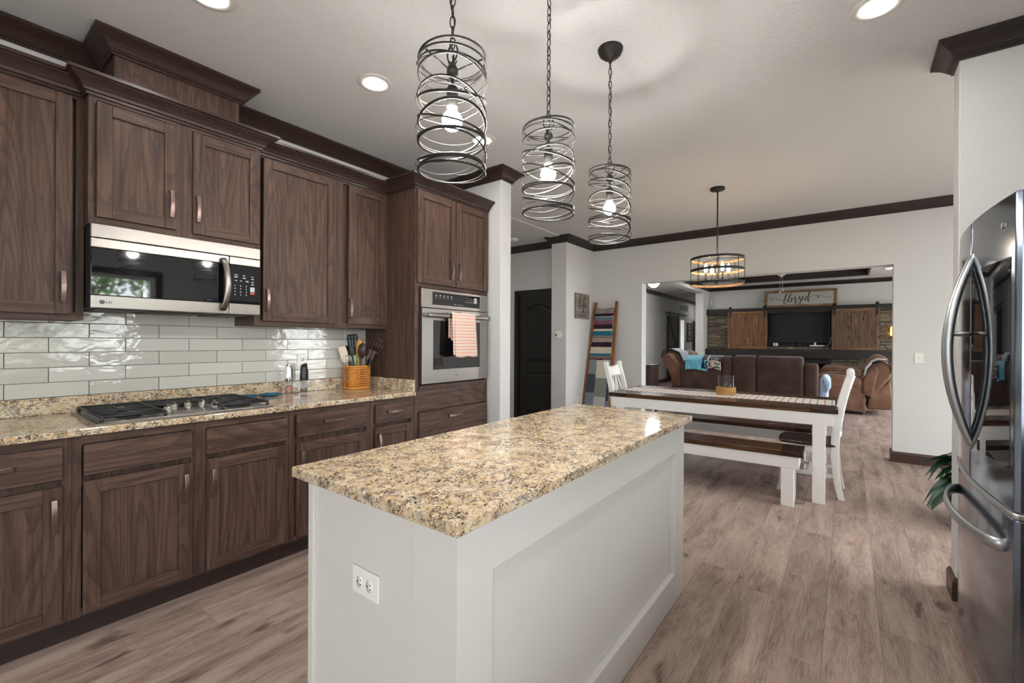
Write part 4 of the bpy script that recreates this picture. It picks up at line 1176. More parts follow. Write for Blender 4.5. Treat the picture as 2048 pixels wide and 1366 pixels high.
# kitchen side of the island: two door fronts
for (a, b) in ((0.78, 1.54), (1.58, 2.34)):
    dd = MB(); s = 0.06
    dd.box(IX0 - 0.008, IX0 + 0.012, a, a + s, 0.13, 0.86); dd.box(IX0 - 0.008, IX0 + 0.012, b - s, b, 0.13, 0.86); dd.box(IX0 - 0.008, IX0 + 0.012, a + s, b - s, 0.13, 0.19); dd.box(IX0 - 0.008, IX0 + 0.012, a + s, b - s, 0.80, 0.86); dd.box(IX0, IX0 + 0.012, a + s, b - s, 0.19, 0.80)
    dd.build('door', M['white'], isl)
it = thing('island_countertop', 'thick speckled tan granite slab on top of the white island', 'countertop', (-1.0, 1.56, 0.883))
MB().box(-1.352, -0.655, 0.680, 2.440, 0.8828, 0.914).build('slab', M['granite'], it, bevel=0.0045, seg=3)
bpy.data.objects.remove(it.children[0].parent, do_unlink=True) if False else None
outlet('island_outlet', 'white horizontal outlet on the near end of the island', 'outlet', wallM((-1.030, 0.7228, 0.648), '-y'), horizontal=True, group=None)

# ------------------------------------------------------------------ pendants over the island
def link_chain(m, x, y, z0, z1, L=0.040, r=0.0019, W=0.0085):
    n = max(1, round((z1 - z0) / (L - 0.006)))
    step = (z1 - z0) / n
    for k in range(n):
        c = z0 + (k + 0.5) * step; pts = []
        for q in range(14):
            a = 2 * PI * q / 14
            u = W * math.cos(a); h = (step + 0.006) / 2 * math.sin(a)
            an = (PI / 2 if k % 2 else 0) + 0.5
            pts.append((x + u * math.cos(an), y + u * math.sin(an), c + h))
        m.tube(pts, r, 6, closed=True)
def make_pendant():
    t_ = thing('pendant_lamp', 'black coil pendant nearest the camera, hanging over the near end of the island', 'pendant lamp', (0, 0, CZ), 0, 'coil pendants over the island')
    T = 2.182 - CZ; B = 1.828 - CZ
    MB().lathe([(0.065, 0), (0.064, -0.010), (0.055, -0.030), (0.036, -0.046), (0.018, -0.054), (0.010, -0.058), (0.008, -0.072), (0, -0.073)], n=28).build('canopy', M['iron'], t_, local=True)
    ch = MB(); link_chain(ch, 0, 0, T + 0.035, -0.070); ch.build('chain', M['iron'], t_, local=True)
    cdm = MB(); pts = []
    for k in range(40):
        u = k / 39; z = -0.06 + (T - 0.03 + 0.06) * u
        pts.append((0.006 * math.cos(u * 34), 0.006 * math.sin(u * 34), z))
    cdm.tube(pts, 0.0019, 6); cdm.build('cord', M['black'], t_, local=True)
    hb = MB()
    hb.tube([(0.022 * math.cos(a), 0, T + 0.020 + 0.028 * math.sin(a)) for a in [2 * PI * k / 16 for k in range(16)]], 0.0026, 6, closed=True)
    hb.lathe([(0, T - 0.012), (0.010, T - 0.014), (0.018, T - 0.030), (0.018, T - 0.044), (0.006, T - 0.050), (0.0055, T - 0.088), (0, T - 0.089)], n=20)
    for k in range(3):
        a = 2 * PI * k / 3 + 0.4
        hb.tube([(0.012 * math.cos(a), 0.012 * math.sin(a), T - 0.036), (0.104 * math.cos(a), 0.104 * math.sin(a), T - 0.012)], 0.0028, 6)
        hb.tube([(0.008 * math.cos(a + 1), 0.008 * math.sin(a + 1), T - 0.016), (0.016 * math.cos(a + 1), 0.016 * math.sin(a + 1), T + 0.004)], 0.0022, 6)
    hb.build('hub', M['iron'], t_, local=True)
    MB().lathe([(0, T - 0.084), (0.015, T - 0.086), (0.0185, T - 0.092), (0.0185, T - 0.150), (0.016, T - 0.152), (0.016, T - 0.146), (0, T - 0.146)], n=20).build('socket', M['iron'], t_, local=True)
    pr_ = [(0.0125, T - 0.146), (0.0125, T - 0.158)]
    c = T - 0.192
    for k in range(3, 13):
        a = PI * k / 12
        pr_.append((0.0315 * math.sin(a), c + 0.0315 * math.cos(a)))
    pr_[-1] = (0.0, c - 0.0315)
    MB().lathe(pr_, n=20).build('bulb', M['bulb'], t_, local=True)
    cg = MB(); n = 560; turns = 6.5; Rr = 0.104; pts = []
    def wire(turns, rad, ph, amp, n, phase2, z0, z1, swing):
        pts = []
        for k in range(n + 1):
            u = k / n; a = 2 * PI * turns * u + ph
            env = min(1, u / 0.10, (1 - u) / 0.10)
            tilt = amp * env * math.sin(a + phase2 + swing * math.sin(2 * PI * turns * u * 0.37 + ph))
            pts.append((rad * math.cos(a), rad * math.sin(a), z0 + (z1 - z0) * u + tilt))
        return pts
    cg.tube(wire(5.0, 0.104, 0.6, 0.026, 400, 0.9, T - 0.012, B + 0.012, 1.3), 0.0042, 7)
    cg.tube(wire(4.0, 0.106, 2.2, 0.024, 300, 3.6, T - 0.02, B + 0.03, 1.6), 0.0028, 6)
    cg.tube(wire(3.0, 0.111, 4.0, 0.020, 240, 2.2, T - 0.03, B + 0.02, 1.0), 0.0013, 5)
    for z in (T, T - 0.012, B, B + 0.008):
        cg.tube([(0.104 * math.cos(2 * PI * k / 56), 0.104 * math.sin(2 * PI * k / 56), z + (0.007 if z in (T, B + 0.008) else -0.004) * math.cos(2 * PI * k / 56)) for k in range(56)], 0.0036, 7, closed=True)
    cg.build('coil_shade', M['iron'], t_, local=True)
    return t_
p1 = make_pendant()
p1.location = (-1.0, 1.005, CZ)
dup(p1, (-1.0, 1.566, CZ), R(48), 'black coil pendant hanging over the middle of the island')
dup(p1, (-1.0, 2.158, CZ), R(200), 'black coil pendant with its dome canopy in view, over the far end of the island')

# ------------------------------------------------------------------ drum chandelier over the table
c_ = thing('drum_chandelier', 'round black-and-wood drum chandelier with candle bulbs over the dining table', 'chandelier', (-1.047, 4.739, CZ))
def ringband(m, z0, z1, r0, r1, n=56):
    m.lathe([(r0, z0), (r1, z0), (r1, z1), (r0, z1), (r0, z0)], n=n, smooth=False, caps=False)
MB().lathe([(0.066, 0), (0.066, -0.020), (0.060, -0.024), (0.012, -0.026), (0.010, -0.040), (0, -0.041)], n=28).build('canopy', M['iron'], c_, local=True)
MB().tube([(0, 0, -0.03), (0, 0, 2.13 - CZ)], 0.0065, 10).build('rod', M['iron'], c_, local=True)
tops = (2.118 - CZ, 2.005 - CZ, 1.875 - CZ)
for z in tops:
    b = MB(); ringband(b, z - 0.012, z + 0.012, 0.240, 0.2445); bo = b.build('hoop', M['blackmatte'], c_, local=True)
    b = MB(); ringband(b, z - 0.0118, z + 0.0118, 0.2375, 0.2402); b.build('wood_lining', M['signwood'], bo, local=True)
for k in range(8):
    a = 2 * PI * (k + 0.35) / 8
    MB().tube([(0.243 * math.cos(a), 0.243 * math.sin(a), tops[0]), (0.243 * math.cos(a), 0.243 * math.sin(a), tops[2])], 0.0032, 6).build('upright', M['iron'], c_, local=True)
sp = MB()
for k in range(3):
    a = 2 * PI * k / 3 + 0.3
    sp.tube([(0, 0, 2.128 - CZ), (0.24 * math.cos(a), 0.24 * math.sin(a), tops[0])], 0.004, 6)
sp.build('top_spokes', M['iron'], c_, local=True)
st_ = MB(); st_.tube([(0, 0, 2.13 - CZ), (0, 0, 1.90 - CZ)], 0.006, 8); st_.lathe([(0, 1.925 - CZ), (0.02, 1.92 - CZ), (0.026, 1.905 - CZ), (0.014, 1.893 - CZ), (0.007, 1.88 - CZ), (0, 1.872 - CZ)], n=16)
st_.build('centre_stem', M['iron'], c_, local=True)
for k in range(4):
    a = 2 * PI * k / 4 + R(37)
    x, y = 0.112 * math.cos(a), 0.112 * math.sin(a)
    am = MB(); am.tube(cr([(0.012 * math.cos(a), 0.012 * math.sin(a), 1.912 - CZ), (0.055 * math.cos(a), 0.055 * math.sin(a), 1.895 - CZ), (x, y, 1.918 - CZ)], 5), 0.004, 6)
    am.lathe([(0.013, 1.914 - CZ), (0.015, 1.921 - CZ), (0.009, 1.924 - CZ), (0.009, 1.986 - CZ), (0, 1.987 - CZ)], (x, y, 0), 12)
    ao = am.build('candle_arm', M['iron'], c_, local=True)
    MB().lathe([(0.007, 1.985 - CZ), (0.013, 2.000 - CZ), (0.0175, 2.018 - CZ), (0.015, 2.040 - CZ), (0.007, 2.064 - CZ), (0, 2.080 - CZ)], (x, y, 0), 10).build('candle_bulb', M['candle'], ao, local=True)

# ------------------------------------------------------------------ fridge
fr = thing('refrigerator', 'stainless French-door fridge with bowed handles and a bottom freezer drawer', 'refrigerator', (0.8, 2.49, 0))
XE, YC, HW, BU = 0.411, 2.490, 0.4525, 0.030
def fx(y): return XE - BU * (1 - ((y - YC) / HW) ** 2)
MB().box(0.470, 1.20, 2.052, 2.928, 0.03, 1.745).build('cabinet', plain('fridge_side_grey', srgb(96, 92, 92), 0.35, 0.6), fr, bevel=0.004)
def panel(y0, y1, z0, z1, off=0.0, back=0.462, n=20, rnd=0.008):
    mb = MB(); ys = [y0 + (y1 - y0) * k / n for k in range(n + 1)]
    poly = [(back, y0), (fx(y0) + 0.012 + off, y0)] + [(fx(y) + off, y) for y in ([y0 + rnd] + ys[1:-1] + [y1 - rnd])] + [(fx(y1) + 0.012 + off, y1), (back, y1)]
    m_ = mb.prism(poly, 'z', z0, z1)
    return mb
d1 = panel(2.040, 2.4865, 0.776, 1.775).build('door', M['fridgegloss'], fr, bevel=0.004)
d2 = panel(2.4925, 2.940, 0.776, 1.775).build('door', M['fridgegloss'], fr, bevel=0.004)
d3 = panel(2.040, 2.940, 0.075, 0.752).build('freezer_drawer', M['fridgegloss'], fr, bevel=0.004)
tr = panel(2.036, 2.944, 0.753, 0.775, -0.006); tr.build('drawer_lip', M['steel2'], d3, bevel=0.006)
gp = panel(2.075, 2.474, 0.905, 1.575, -0.0012, back=0.44, rnd=0.002); gp.build('door_window', M['blackglass'], d1)
for (dd, yy) in ((d1, 2.462), (d2, 2.516)):
    h = MB(); pts = []; rs = []
    for k in range(33):
        u = k / 32; z = 0.895 + (1.645 - 0.895) * u
        s = math.sin(PI * u)
        pts.append((fx(yy) + 0.006 - 0.074 * s ** 0.85, yy + (0.004 if yy > 2.49 else -0.004) * s, z)); rs.append((0.010 + 0.004 * s, 0.0125))
    h.tube(pts, rs, 12, flat=(1, 0, 0))
    h.tube([(fx(yy) - 0.002, yy, 1.337), (fx(yy) - 0.060, yy, 1.337)], (0.008, 0.0105), 8)
    h.build('handle', M['steel2'], dd)
h = MB(); pts = []; rs = []
for k in range(33):
    u = k / 32; y = 2.125 + (2.855 - 2.125) * u
    s = min(1.0, math.sin(PI * u) ** 0.4 * 1.02)
    pts.append((fx(y) + 0.006 - 0.062 * s, y, 0.640)); rs.append((0.009, 0.022))
h.tube(pts, rs, 12, flat=(1, 0, 0)); h.build('handle', M['steel2'], d3)
hg = MB(); hg.box(0.44, 0.56, 2.06, 2.12, 1.746, 1.785); hg.box(0.44, 0.56, 2.86, 2.92, 1.746, 1.785); hg.build('hinge_cover', M['blackmatte'], fr, bevel=0.004)
MB().box(0.46, 1.15, 2.06, 2.92, 0.0, 0.072).build('toe_grille', M['blackmatte'], fr)
lg = MB(); yl = 2.10
Mf = Matrix.Translation(-Vector(fr.location)) @ frameM((fx(2.128) - 0.0012, 2.128, 1.680), (0.09, -1, 0), (0, 0, 1))
text_mesh('brand_letters', 'LG', 0.020, M['print'], d1, Mf, 0.0006)
lg.lathe([(0, 0), (0.0105, 0), (0.0105, 0.001), (0, 0.001)], (0, 0, 0), 18); lg.v = [(fx(2.142) - 0.0018 + v[2], 2.142 + v[0], 1.6865 + v[1]) for v in lg.v]
lg.build('brand_badge', M['print'], d1)

# sink side of the kitchen, behind the camera: cabinets and worktop under the window
sc_ = thing('sink_cabinet', 'dark oak sink cabinets under the kitchen window behind the camera', 'cabinet', (0.95, 0.6, 0))
MB().box(0.66, 1.249, -0.6, 2.02, 0.0, 0.886).build('cabinet_body', M['oak_z'], sc_)
sw = thing('sink_worktop', 'granite worktop under the kitchen window behind the camera', 'countertop', (0.95, 0.6, 0.886))
MB().box(0.63, 1.249, -0.62, 2.03, 0.8865, 0.918).build('slab', M['granite'], sw, bevel=0.005)
# ------------------------------------------------------------------ dining table (turned a little to the room)
TX, TY, TRZ = -1.043, 4.815, R(1.25)
tb = thing('dining_table', 'farmhouse dining table with dark plank top and white painted legs', 'table', (TX, TY, 0), TRZ)
HWX, HWY, TT = 0.965, 0.475, 0.772
n = 5
for k in range(n):
    y0 = -HWY + 2 * HWY * k / n; y1 = -HWY + 2 * HWY * (k + 1) / n
    MB().box(-HWX + 0.185, HWX - 0.185, y0 + 0.0008, y1 - 0.0008, TT - 0.040, TT).build('tabletop_plank', M['table_x'], tb, local=True, bevel=0.0025)
for s in (-1, 1):
    a, b = sorted((s * HWX, s * (HWX - 0.184)))
    MB().box(a, b, -HWY, HWY, TT - 0.040, TT).build('breadboard_end', M['table_y'], tb, local=True, bevel=0.003)
for s in (-1, 1):
    a, b = sorted((s * (HWY - 0.006), s * (HWY - 0.036)))
    MB().box(-HWX + 0.03, HWX - 0.03, a, b, TT - 0.138, TT - 0.0405).build('apron', M['chairwhite'], tb, local=True, bevel=0.002)
    a, b = sorted((s * (HWX - 0.05), s * (HWX - 0.08)))
    MB().box(a, b, -HWY + 0.037, HWY - 0.037, TT - 0.138, TT - 0.0405).build('apron', M['chairwhite'], tb, local=True, bevel=0.002)
for sx_ in (-1, 1):
    for sy_ in (-1, 1):
        x0, x1 = sorted((sx_ * (HWX - 0.082), sx_ * (HWX - 0.170))); y0, y1 = sorted((sy_ * (HWY - 0.004), sy_ * (HWY - 0.092)))
        MB().box(x0, x1, y0, y1, 0, TT - 0.1385).build('leg', M['chairwhite'], tb, local=True, bevel=0.003)
# runner and candle holder
rn = MB()
def runfn(u, v):
    x = -0.93 + 1.875 * u; y = -0.215 + 0.40 * v + 0.012 * math.sin(x * 5)
    return (x, y, TT + 0.0028 + 0.0010 * math.sin(x * 48 + 3 * v) * math.sin(v * 7) + (0.006 * math.exp(-((x + 0.42) / 0.02) ** 2) * v))
rn.grid(runfn, 220, 10)
ro = rn.build('table_runner', M['runner'], None, local=True, solid=0.0022)
ro.location = (TX, TY, 0); ro.rotation_euler = (0, 0, TRZ)
tag(ro, 'white table runner with red and grey-green cross stripes along the dark table', 'table runner')
hl_ = thing('candle_holder', 'clear glass hurricane on a woven seagrass base in the middle of the runner', 'candle holder', (-0.985, 4.86, TT + 0.004))
wv = MB()
for r_ in range(6):
    pts = [(0.084 * (1 + 0.022 * math.sin(k * 2 * PI * 13 / 78 + (PI if r_ % 2 else 0))) * math.cos(2 * PI * k / 78), 0.084 * (1 + 0.022 * math.sin(k * 2 * PI * 13 / 78 + (PI if r_ % 2 else 0))) * math.sin(2 * PI * k / 78), 0.007 + r_ * 0.0125) for k in range(78)]
    wv.tube(pts, 0.0068, 6, closed=True)
wv.build('woven_base', M['rope'], hl_, local=True)
MB().lathe([(0, 0.006), (0.070, 0.006), (0.074, 0.012), (0.074, 0.190), (0.0715, 0.190), (0.0715, 0.014), (0, 0.012)], n=40).build('glass_cylinder', M['clear'], hl_, local=True)
# benches
def bench(label, cx, cy, L, rz):
    t_ = thing('dining_bench', label, 'bench', (cx, cy, 0), rz, 'plank benches at the dining table')
    S = 0.44; h = L / 2; wd = 0.150
    for k in range(2):
        y0 = -wd + k * wd
        MB().box(-h + 0.145, h - 0.145, y0 + 0.0008, y0 + wd - 0.0008, S - 0.04, S).build('seat_plank', M['table_x'], t_, local=True, bevel=0.003)
    for s in (-1, 1):
        a, b = sorted((s * h, s * (h - 0.144)))
        MB().box(a, b, -wd, wd, S - 0.04, S).build('breadboard_end', M['benchend'], t_, local=True, bevel=0.003)
        a, b = sorted((s * (wd - 0.010), s * (wd - 0.040)))
        MB().box(-h + 0.026, h - 0.026, a, b, S - 0.135, S - 0.0405).build('apron', M['chairwhite'], t_, local=True, bevel=0.002)
        a, b = sorted((s * (h - 0.028), s * (h - 0.058)))
        MB().box(a, b, -wd + 0.041, wd - 0.041, S - 0.135, S - 0.0405).build('apron', M['chairwhite'], t_, local=True, bevel=0.002)
        for sy_ in (-1, 1):
            x0, x1 = sorted((s * (h - 0.060), s * (h - 0.148))); y0, y1 = sorted((sy_ * (wd - 0.012), sy_ * (wd - 0.10)))
            MB().box(x0, x1, y0, y1, 0, S - 0.1355).build('leg', M['chairwhite'], t_, local=True, bevel=0.003)
    return t_
bench('plank bench on the near side of the dining table', -1.05, 4.262, 1.525, R(1.25))
bench('plank bench on the far side of the dining table, seen under its top', -1.06, 5.44, 1.525, R(1.25))

# X-back chairs: local seat faces -x, back posts near x = 0
def make_chair(label, loc, rz):
    t_ = thing('dining_chair', label, 'chair', loc, rz, 'white X-back dining chairs')
    D = 0.185
    def post(y):
        m = MB()
        ctr = [(-0.020, 0.0), (-0.045, 0.12), (-0.062, 0.28), (-0.066, 0.42), (-0.055, 0.60), (-0.028, 0.78), (0.012, 0.95), (0.040, 1.045)]
        c3 = cr([(a, y, b) for a, b in ctr], 5)
        rs = [(0.021 + 0.008 * math.sin(PI * min(1, p.z / 1.05)), 0.0165) for p in c3]
        # rectangular section
        vs = []; fs = []
        for i, p in enumerate(c3):
            a = c3[max(0, i - 1)]; b = c3[min(len(c3) - 1, i + 1)]
            t = (b - a).normalized(); nx = Vector((t.z, 0, -t.x)); w_ = rs[i][0]
            if i == 0: nx = Vector((1, 0, 0))
            for (sx_, sy_) in ((-1, -1), (1, -1), (1, 1), (-1, 1)): vs.append(p + nx * w_ * sx_ + Vector((0, 0.0165 * sy_, 0)))
        for i in range(len(c3) - 1):
            for k in range(4):
                l = (k + 1) % 4; fs.append((i * 4 + k, i * 4 + l, i * 4 + 4 + l, i * 4 + 4 + k))
        fs += [(3, 2, 1, 0), tuple(len(vs) - 4 + q for q in range(4))]
        m.add(vs, fs)
        m.lathe([(0, -0.0175), (0.026, -0.0175), (0.029, -0.012), (0.029, 0.012), (0.026, 0.0175), (0, 0.0175)], (0, 0, 0), 20)
        nb = len(vs)
        m.v[nb:] = [(0.036 + v[0], y + v[2], 1.046 + v[1]) for v in m.v[nb:]]
        return m
    for s in (-1, 1): post(s * D).build('back_post', M['chairwhite'], t_, local=True, bevel=0.003)
    def bk(y, z): # centre line of the back at a height
        tz = [(0.40, -0.066), (0.60, -0.055), (0.78, -0.028), (0.95, 0.012), (1.045, 0.040)]
        for (a, xa), (b, xb) in zip(tz, tz[1:]):
            if z <= b: x = xa + (xb - xa) * (z - a) / (b - a); break
        return x + 0.030 * (1 - (y / D) ** 2)
    cr_ = MB()
    def crest(u, v):
        y = -D + 0.012 + (2 * D - 0.024) * u; s = 1 - (y / D) ** 2
        z = 0.905 + (1.045 - 0.905 - 0.030 * s) * v
        return (bk(y, z) , y, z)
    cr_.grid(crest, 16, 5); cr_.build('crest_rail', M['chairwhite'], t_, local=True, solid=0.020)
    lr_ = MB()
    lr_.grid(lambda u, v: (bk(-D + 2 * D * u, 0.50 + 0.045 * v), -D + 0.012 + (2 * D - 0.024) * u, 0.50 + 0.045 * v), 12, 2); lr_.build('lower_rail', M['chairwhite'], t_, local=True, solid=0.02)
    for (ya, yb) in ((-0.055, -0.055), (0.055, 0.055)):
        MB().tube([(bk(ya, z), ya + (yb - ya) * (z - 0.53) / 0.38, z) for z in (0.53, 0.62, 0.72, 0.82, 0.915)], (0.009, 0.013), 6, flat=(1, 0, 0)).build('back_slat', M['chairwhite'], t_, local=True)
    for (ya, yb) in ((-0.052, 0.052), (0.052, -0.052), (-0.165, -0.062), (0.165, 0.062)):
        MB().tube([(bk(ya, z), ya + (yb - ya) * (z - 0.53) / 0.38, z) for z in (0.53, 0.62, 0.72, 0.82, 0.915)], (0.008, 0.010), 6, flat=(1, 0, 0)).build('cross_slat', M['chairwhite'], t_, local=True)
    se = MB(); pts = []
    for (x, y) in ((-0.045, -0.20), (-0.045, 0.20), (-0.30, 0.222), (-0.455, 0.205), (-0.478, 0.12), (-0.485, 0), (-0.478, -0.12), (-0.455, -0.205), (-0.30, -0.222)): pts.append((x, y))
    se.prism(pts, 'z', 0.425, 0.452); se.build('seat', M['table_y'], t_, local=True, bevel=0.008)
    for s in (-1, 1):
        fl = MB(); vs = []
        path = [(-0.435, 0.424, 0.021), (-0.437, 0.30, 0.020), (-0.442, 0.15, 0.018), (-0.452, 0.05, 0.018), (-0.468, 0.0, 0.020)]
        for (x, z, r_) in path:
            for (a, b) in ((-1, -1), (1, -1), (1, 1), (-1, 1)): vs.append((x + a * r_, s * 0.185 + b * 0.019, z))
        fs = [(i * 4 + k, i * 4 + (k + 1) % 4, i * 4 + 4 + (k + 1) % 4, i * 4 + 4 + k) for i in range(4) for k in range(4)] + [(0, 1, 2, 3), (19, 18, 17, 16)]
        fl.add(vs, fs); fl.build('front_leg', M['chairwhite'], t_, local=True, bevel=0.003)
        MB().box(-0.43, -0.075, s * 0.185 - 0.010, s * 0.185 + 0.010, 0.365, 0.4245).build('apron', M['chairwhite'], t_, local=True)
        MB().box(-0.44, -0.07, s * 0.185 - 0.010, s * 0.185 + 0.010, 0.17, 0.20).build('stretcher', M['chairwhite'], t_, local=True)
    MB().box(-0.447, -0.425, -0.166, 0.166, 0.365, 0.4245).build('apron', M['chairwhite'], t_, local=True)
    MB().box(-0.26, -0.235, -0.175, 0.175, 0.175, 0.20).build('stretcher', M['chairwhite'], t_, local=True)
    return t_
ch1 = make_chair('white X-back chair at the fridge end of the dining table', (-0.028, 4.775, 0), R(0))
dup(ch1, (-2.135, 4.80, 0), R(181), 'white X-back chair at the ladder end of the dining table')

# ------------------------------------------------------------------ things on the far walls
outlet('light_switch', 'white single light switch on the wall right of the wide opening', 'light switch', wallM((0.593, 6.4355, 1.141), '-y'), toggle=True)
outlet('low_wall_outlet', 'white outlet low on the wall beside the blanket ladder', 'outlet', wallM((-3.2475, 5.93, 0.42), '+x'), group='white outlets')
th = thing('wall_sensor', 'small round white wall device beside the black hall door', 'thermostat', (-3.374, 5.586, 1.390))
m = MB(); m.lathe([(0.062, 0), (0.062, 0.012), (0.054, 0.026), (0.040, 0.030), (0, 0.031)], n=32); m.v = [(v[0], -v[2], v[1]) for v in m.v]; m.build('cover', M['whiteplastic'], th, local=True)
m = MB(); m.lathe([(0.014, 0.028), (0.014, 0.0325), (0, 0.0325)], n=16); m.v = [(v[0] - 0.026, -v[2], v[1]) for v in m.v]; m.build('sensor_eye', M['black'], th, local=True)
sd = thing('smoke_detector', 'white smoke detector on the ceiling just past the column edge', 'smoke detector', (-4.006, 5.325, CZ))
MB().lathe([(0.072, 0), (0.072, -0.014), (0.060, -0.030), (0.030, -0.036), (0, -0.037)], n=32).build('cover', M['whiteplastic'], sd, local=True)
# plank sign on the jut wall
sg = thing('plank_sign', 'small grey plank sign with dark script hung on the wall by the ladder', 'sign', (-3.248, 6.035, 1.83))
zs = [1.640, 1.737, 1.833, 1.930, 2.022]
m = MB()
for a, b in zip(zs, zs[1:]): m.box(-3.2475, -3.222, 5.822, 6.250, a + 0.0015, b - 0.0015)
m.build('board', M['greyboard'], sg, bevel=0.002)
SGM = Matrix.Translation(-Vector(sg.location))
def stroke(m, pts, r, O, xd, yd, s=1.0, n=6, out=0.0):
    X_, Y_ = Vector(xd).normalized(), Vector(yd).normalized(); Z_ = X_.cross(Y_)
    P = cr([Vector((p[0], p[1], 0)) for p in pts], 7)
    m.tube([Vector(O) + X_ * p.x * s + Y_ * p.y * s + Z_ * out for p in P], r, n)
m = MB(); O = (-3.2215, 5.83, 1.82)
for pts in ([(0.06, 0.03), (0.13, 0.10), (0.145, 0.18), (0.12, 0.17), (0.10, 0.08), (0.09, 0.0), (0.12, -0.01), (0.15, 0.02)],
            [(0.15, 0.02), (0.165, 0.06), (0.158, 0.0), (0.18, -0.005), (0.2, 0.02)],
            [(0.20, 0.02), (0.26, 0.12), (0.255, 0.16), (0.235, 0.14), (0.225, 0.02), (0.215, -0.085), (0.235, -0.06), (0.24, 0.0), (0.265, 0.02)],
            [(0.265, 0.02), (0.30, 0.045), (0.285, 0.065), (0.27, 0.03), (0.285, -0.005), (0.33, 0.02)], [(0.172, 0.085), (0.174, 0.088)]):
    stroke(m, pts, 0.0042, O, (0, 1, 0), (0, 0, 1))
m.build('script_lettering', M['ink'], sg)
for (txt, z, sz) in (('IS BETTER', 1.672, 0.058),):
    text_mesh('block_lettering', txt, sz, M['ink'], sg, SGM @ frameM((-3.2218, 6.035, z), (0, 1, 0), (0, 0, 1)), 0.0008, 'CENTER')

# blanket ladder leaning on the far wall
ld = thing('blanket_ladder', 'orange-brown wooden ladder leaning in the corner, hung with throws', 'ladder', (-3.05, 6.1, 0))
LB0, LB1, LT0, LT1 = -3.235, -2.785, -3.190, -2.845
ybot, ytop, ztop = 6.02, 6.415, 1.915
def lad(u, x0, x1): return Vector((x0 + (x1 - x0) * u, ybot + (ytop - ybot) * u, ztop * u))
for (a, b) in ((LB0, LT0), (LB1, LT1)):
    p0, p1 = lad(0, a, b), lad(1, a, b)
    vs = []
    for p in (p0, p1):
        for (sx_, sy_) in ((-1, -1), (1, -1), (1, 1), (-1, 1)): vs.append(p + Vector((0.019 * sx_, 0.016 * sy_, 0)))
    MB().add(vs, [(3, 2, 1, 0), (4, 5, 6, 7), (0, 1, 5, 4), (1, 2, 6, 5), (2, 3, 7, 6), (3, 0, 4, 7)]).build('side_rail', M['ladder'], ld, bevel=0.003)
RU = (0.15, 0.33, 0.55, 0.74, 0.935)
for u in RU:
    MB().tube([lad(u, LB0, LT0), lad(u, LB1, LT1)], 0.0135, 8).build('rung', M['ladder'], ld)
def throw(name, label, u_top, z_bot, wfac, mat_fn, tuck=0.02, folds=0.006):
    top = lad(u_top, LB0, LT0), lad(u_top, LB1, LT1)
    zt = top[0].z + 0.018; y_t = top[0].y
    def fn(u, v):
        # v 0 bottom front -> 0.9 top -> 1 behind
        uu = u_top
        if v < 0.88:
            q = v / 0.88; z = z_bot + (zt - z_bot) * q
            yy = ybot + (ytop - ybot) * (z / ztop) - 0.028
        else:
            a = (v - 0.88) / 0.12; z = zt - 0.10 * a * a; yy = y_t - 0.028 + 0.075 * math.sin(a * PI / 2)
        f = z / ztop
        xl = LB0 + (LT0 - LB0) * f + 0.024; xr = LB1 + (LT1 - LB1) * f - 0.024
        xm = (xl + xr) / 2; hw = (xr - xl) / 2 * wfac
        x = xm + hw * (2 * u - 1) + 0.004 * math.sin(z * 9 + u * 3)
        return (x, yy - folds * (1 + math.sin(u * 11 + z * 3)) * (1 if v < 0.88 else 0.3), z + 0.006 * math.sin(u * 9))
    m = MB(); m.grid(fn, 24, 60)
    o = m.build(name, mat_fn, None, solid=0.008)
    return o
t = NT('striped_crochet')
p_ = t.pos(); s_ = t.n('SeparateXYZ'); t.set(s_.inputs[0], p_)
h_ = t.math('ADD', s_.outputs[2], t.math('MULTIPLY', t.math('SUBTRACT', t.noise(p_, 18, 2), 0.5), 0.010))
hn = t.n('MapRange'); t.set(hn.inputs[0], h_); hn.inputs[1].default_value = 1.02; hn.inputs[2].default_value = 1.80
TAU, DPL, MAU, TEA, CRM, GRY, WIN = srgb(120, 106, 100), srgb(52, 36, 48), srgb(126, 82, 98), srgb(40, 108, 136), srgb(206, 196, 172), srgb(128, 120, 118), srgb(92, 50, 60)
# bands from the bottom hem upwards
bands = [(0.0, WIN), (0.03, TAU), (0.08, TEA), (0.125, CRM), (0.25, DPL), (0.345, MAU), (0.42, GRY), (0.47, TEA), (0.56, CRM), (0.605, DPL), (0.69, MAU), (0.77, GRY), (0.80, TEA), (0.82, TEA), (0.855, DPL), (0.91, TAU)]
colr = t.ramp(hn.outputs[0], bands, 'CONSTANT')
stx = t.math('SINE', t.math('MULTIPLY', s_.outputs[0], 2 * PI / 0.022)); stz = t.math('SINE', t.math('MULTIPLY', s_.outputs[2], 2 * PI / 0.016))
dots = t.sstep(t.math('MULTIPLY', stx, 1.0), 0.0, 0.5)
hm = hn.outputs[0]
def inband(a, b): return t.math('MULTIPLY', t.math('GREATER_THAN', hm, a), t.math('LESS_THAN', hm, b))
colr = t.mix(t.math('MULTIPLY', inband(0.345, 0.42), dots), colr, CRM)
colr = t.mix(t.math('MULTIPLY', inband(0.822, 0.855), dots), colr, CRM)
dark = t.math('MULTIPLY', t.sstep(t.math('MULTIPLY', stx, stz), 0.35, 0.8), inband(0.125, 0.25))
colr = t.mix(t.math('MULTIPLY', dark, 0.6), colr, TAU)
colr = t.mix(t.math('MULTIPLY', t.sstep(t.math('MULTIPLY', stx, stz), 0.2, 0.6), inband(0.91, 2.0)), colr, CRM)
t.bump(t.math('MULTIPLY', stx, stz), 0.5, 0.004)
M['crochet'] = t.done(colr, 0.95, 0, 0.2)
t = NT('grey_patchwork')
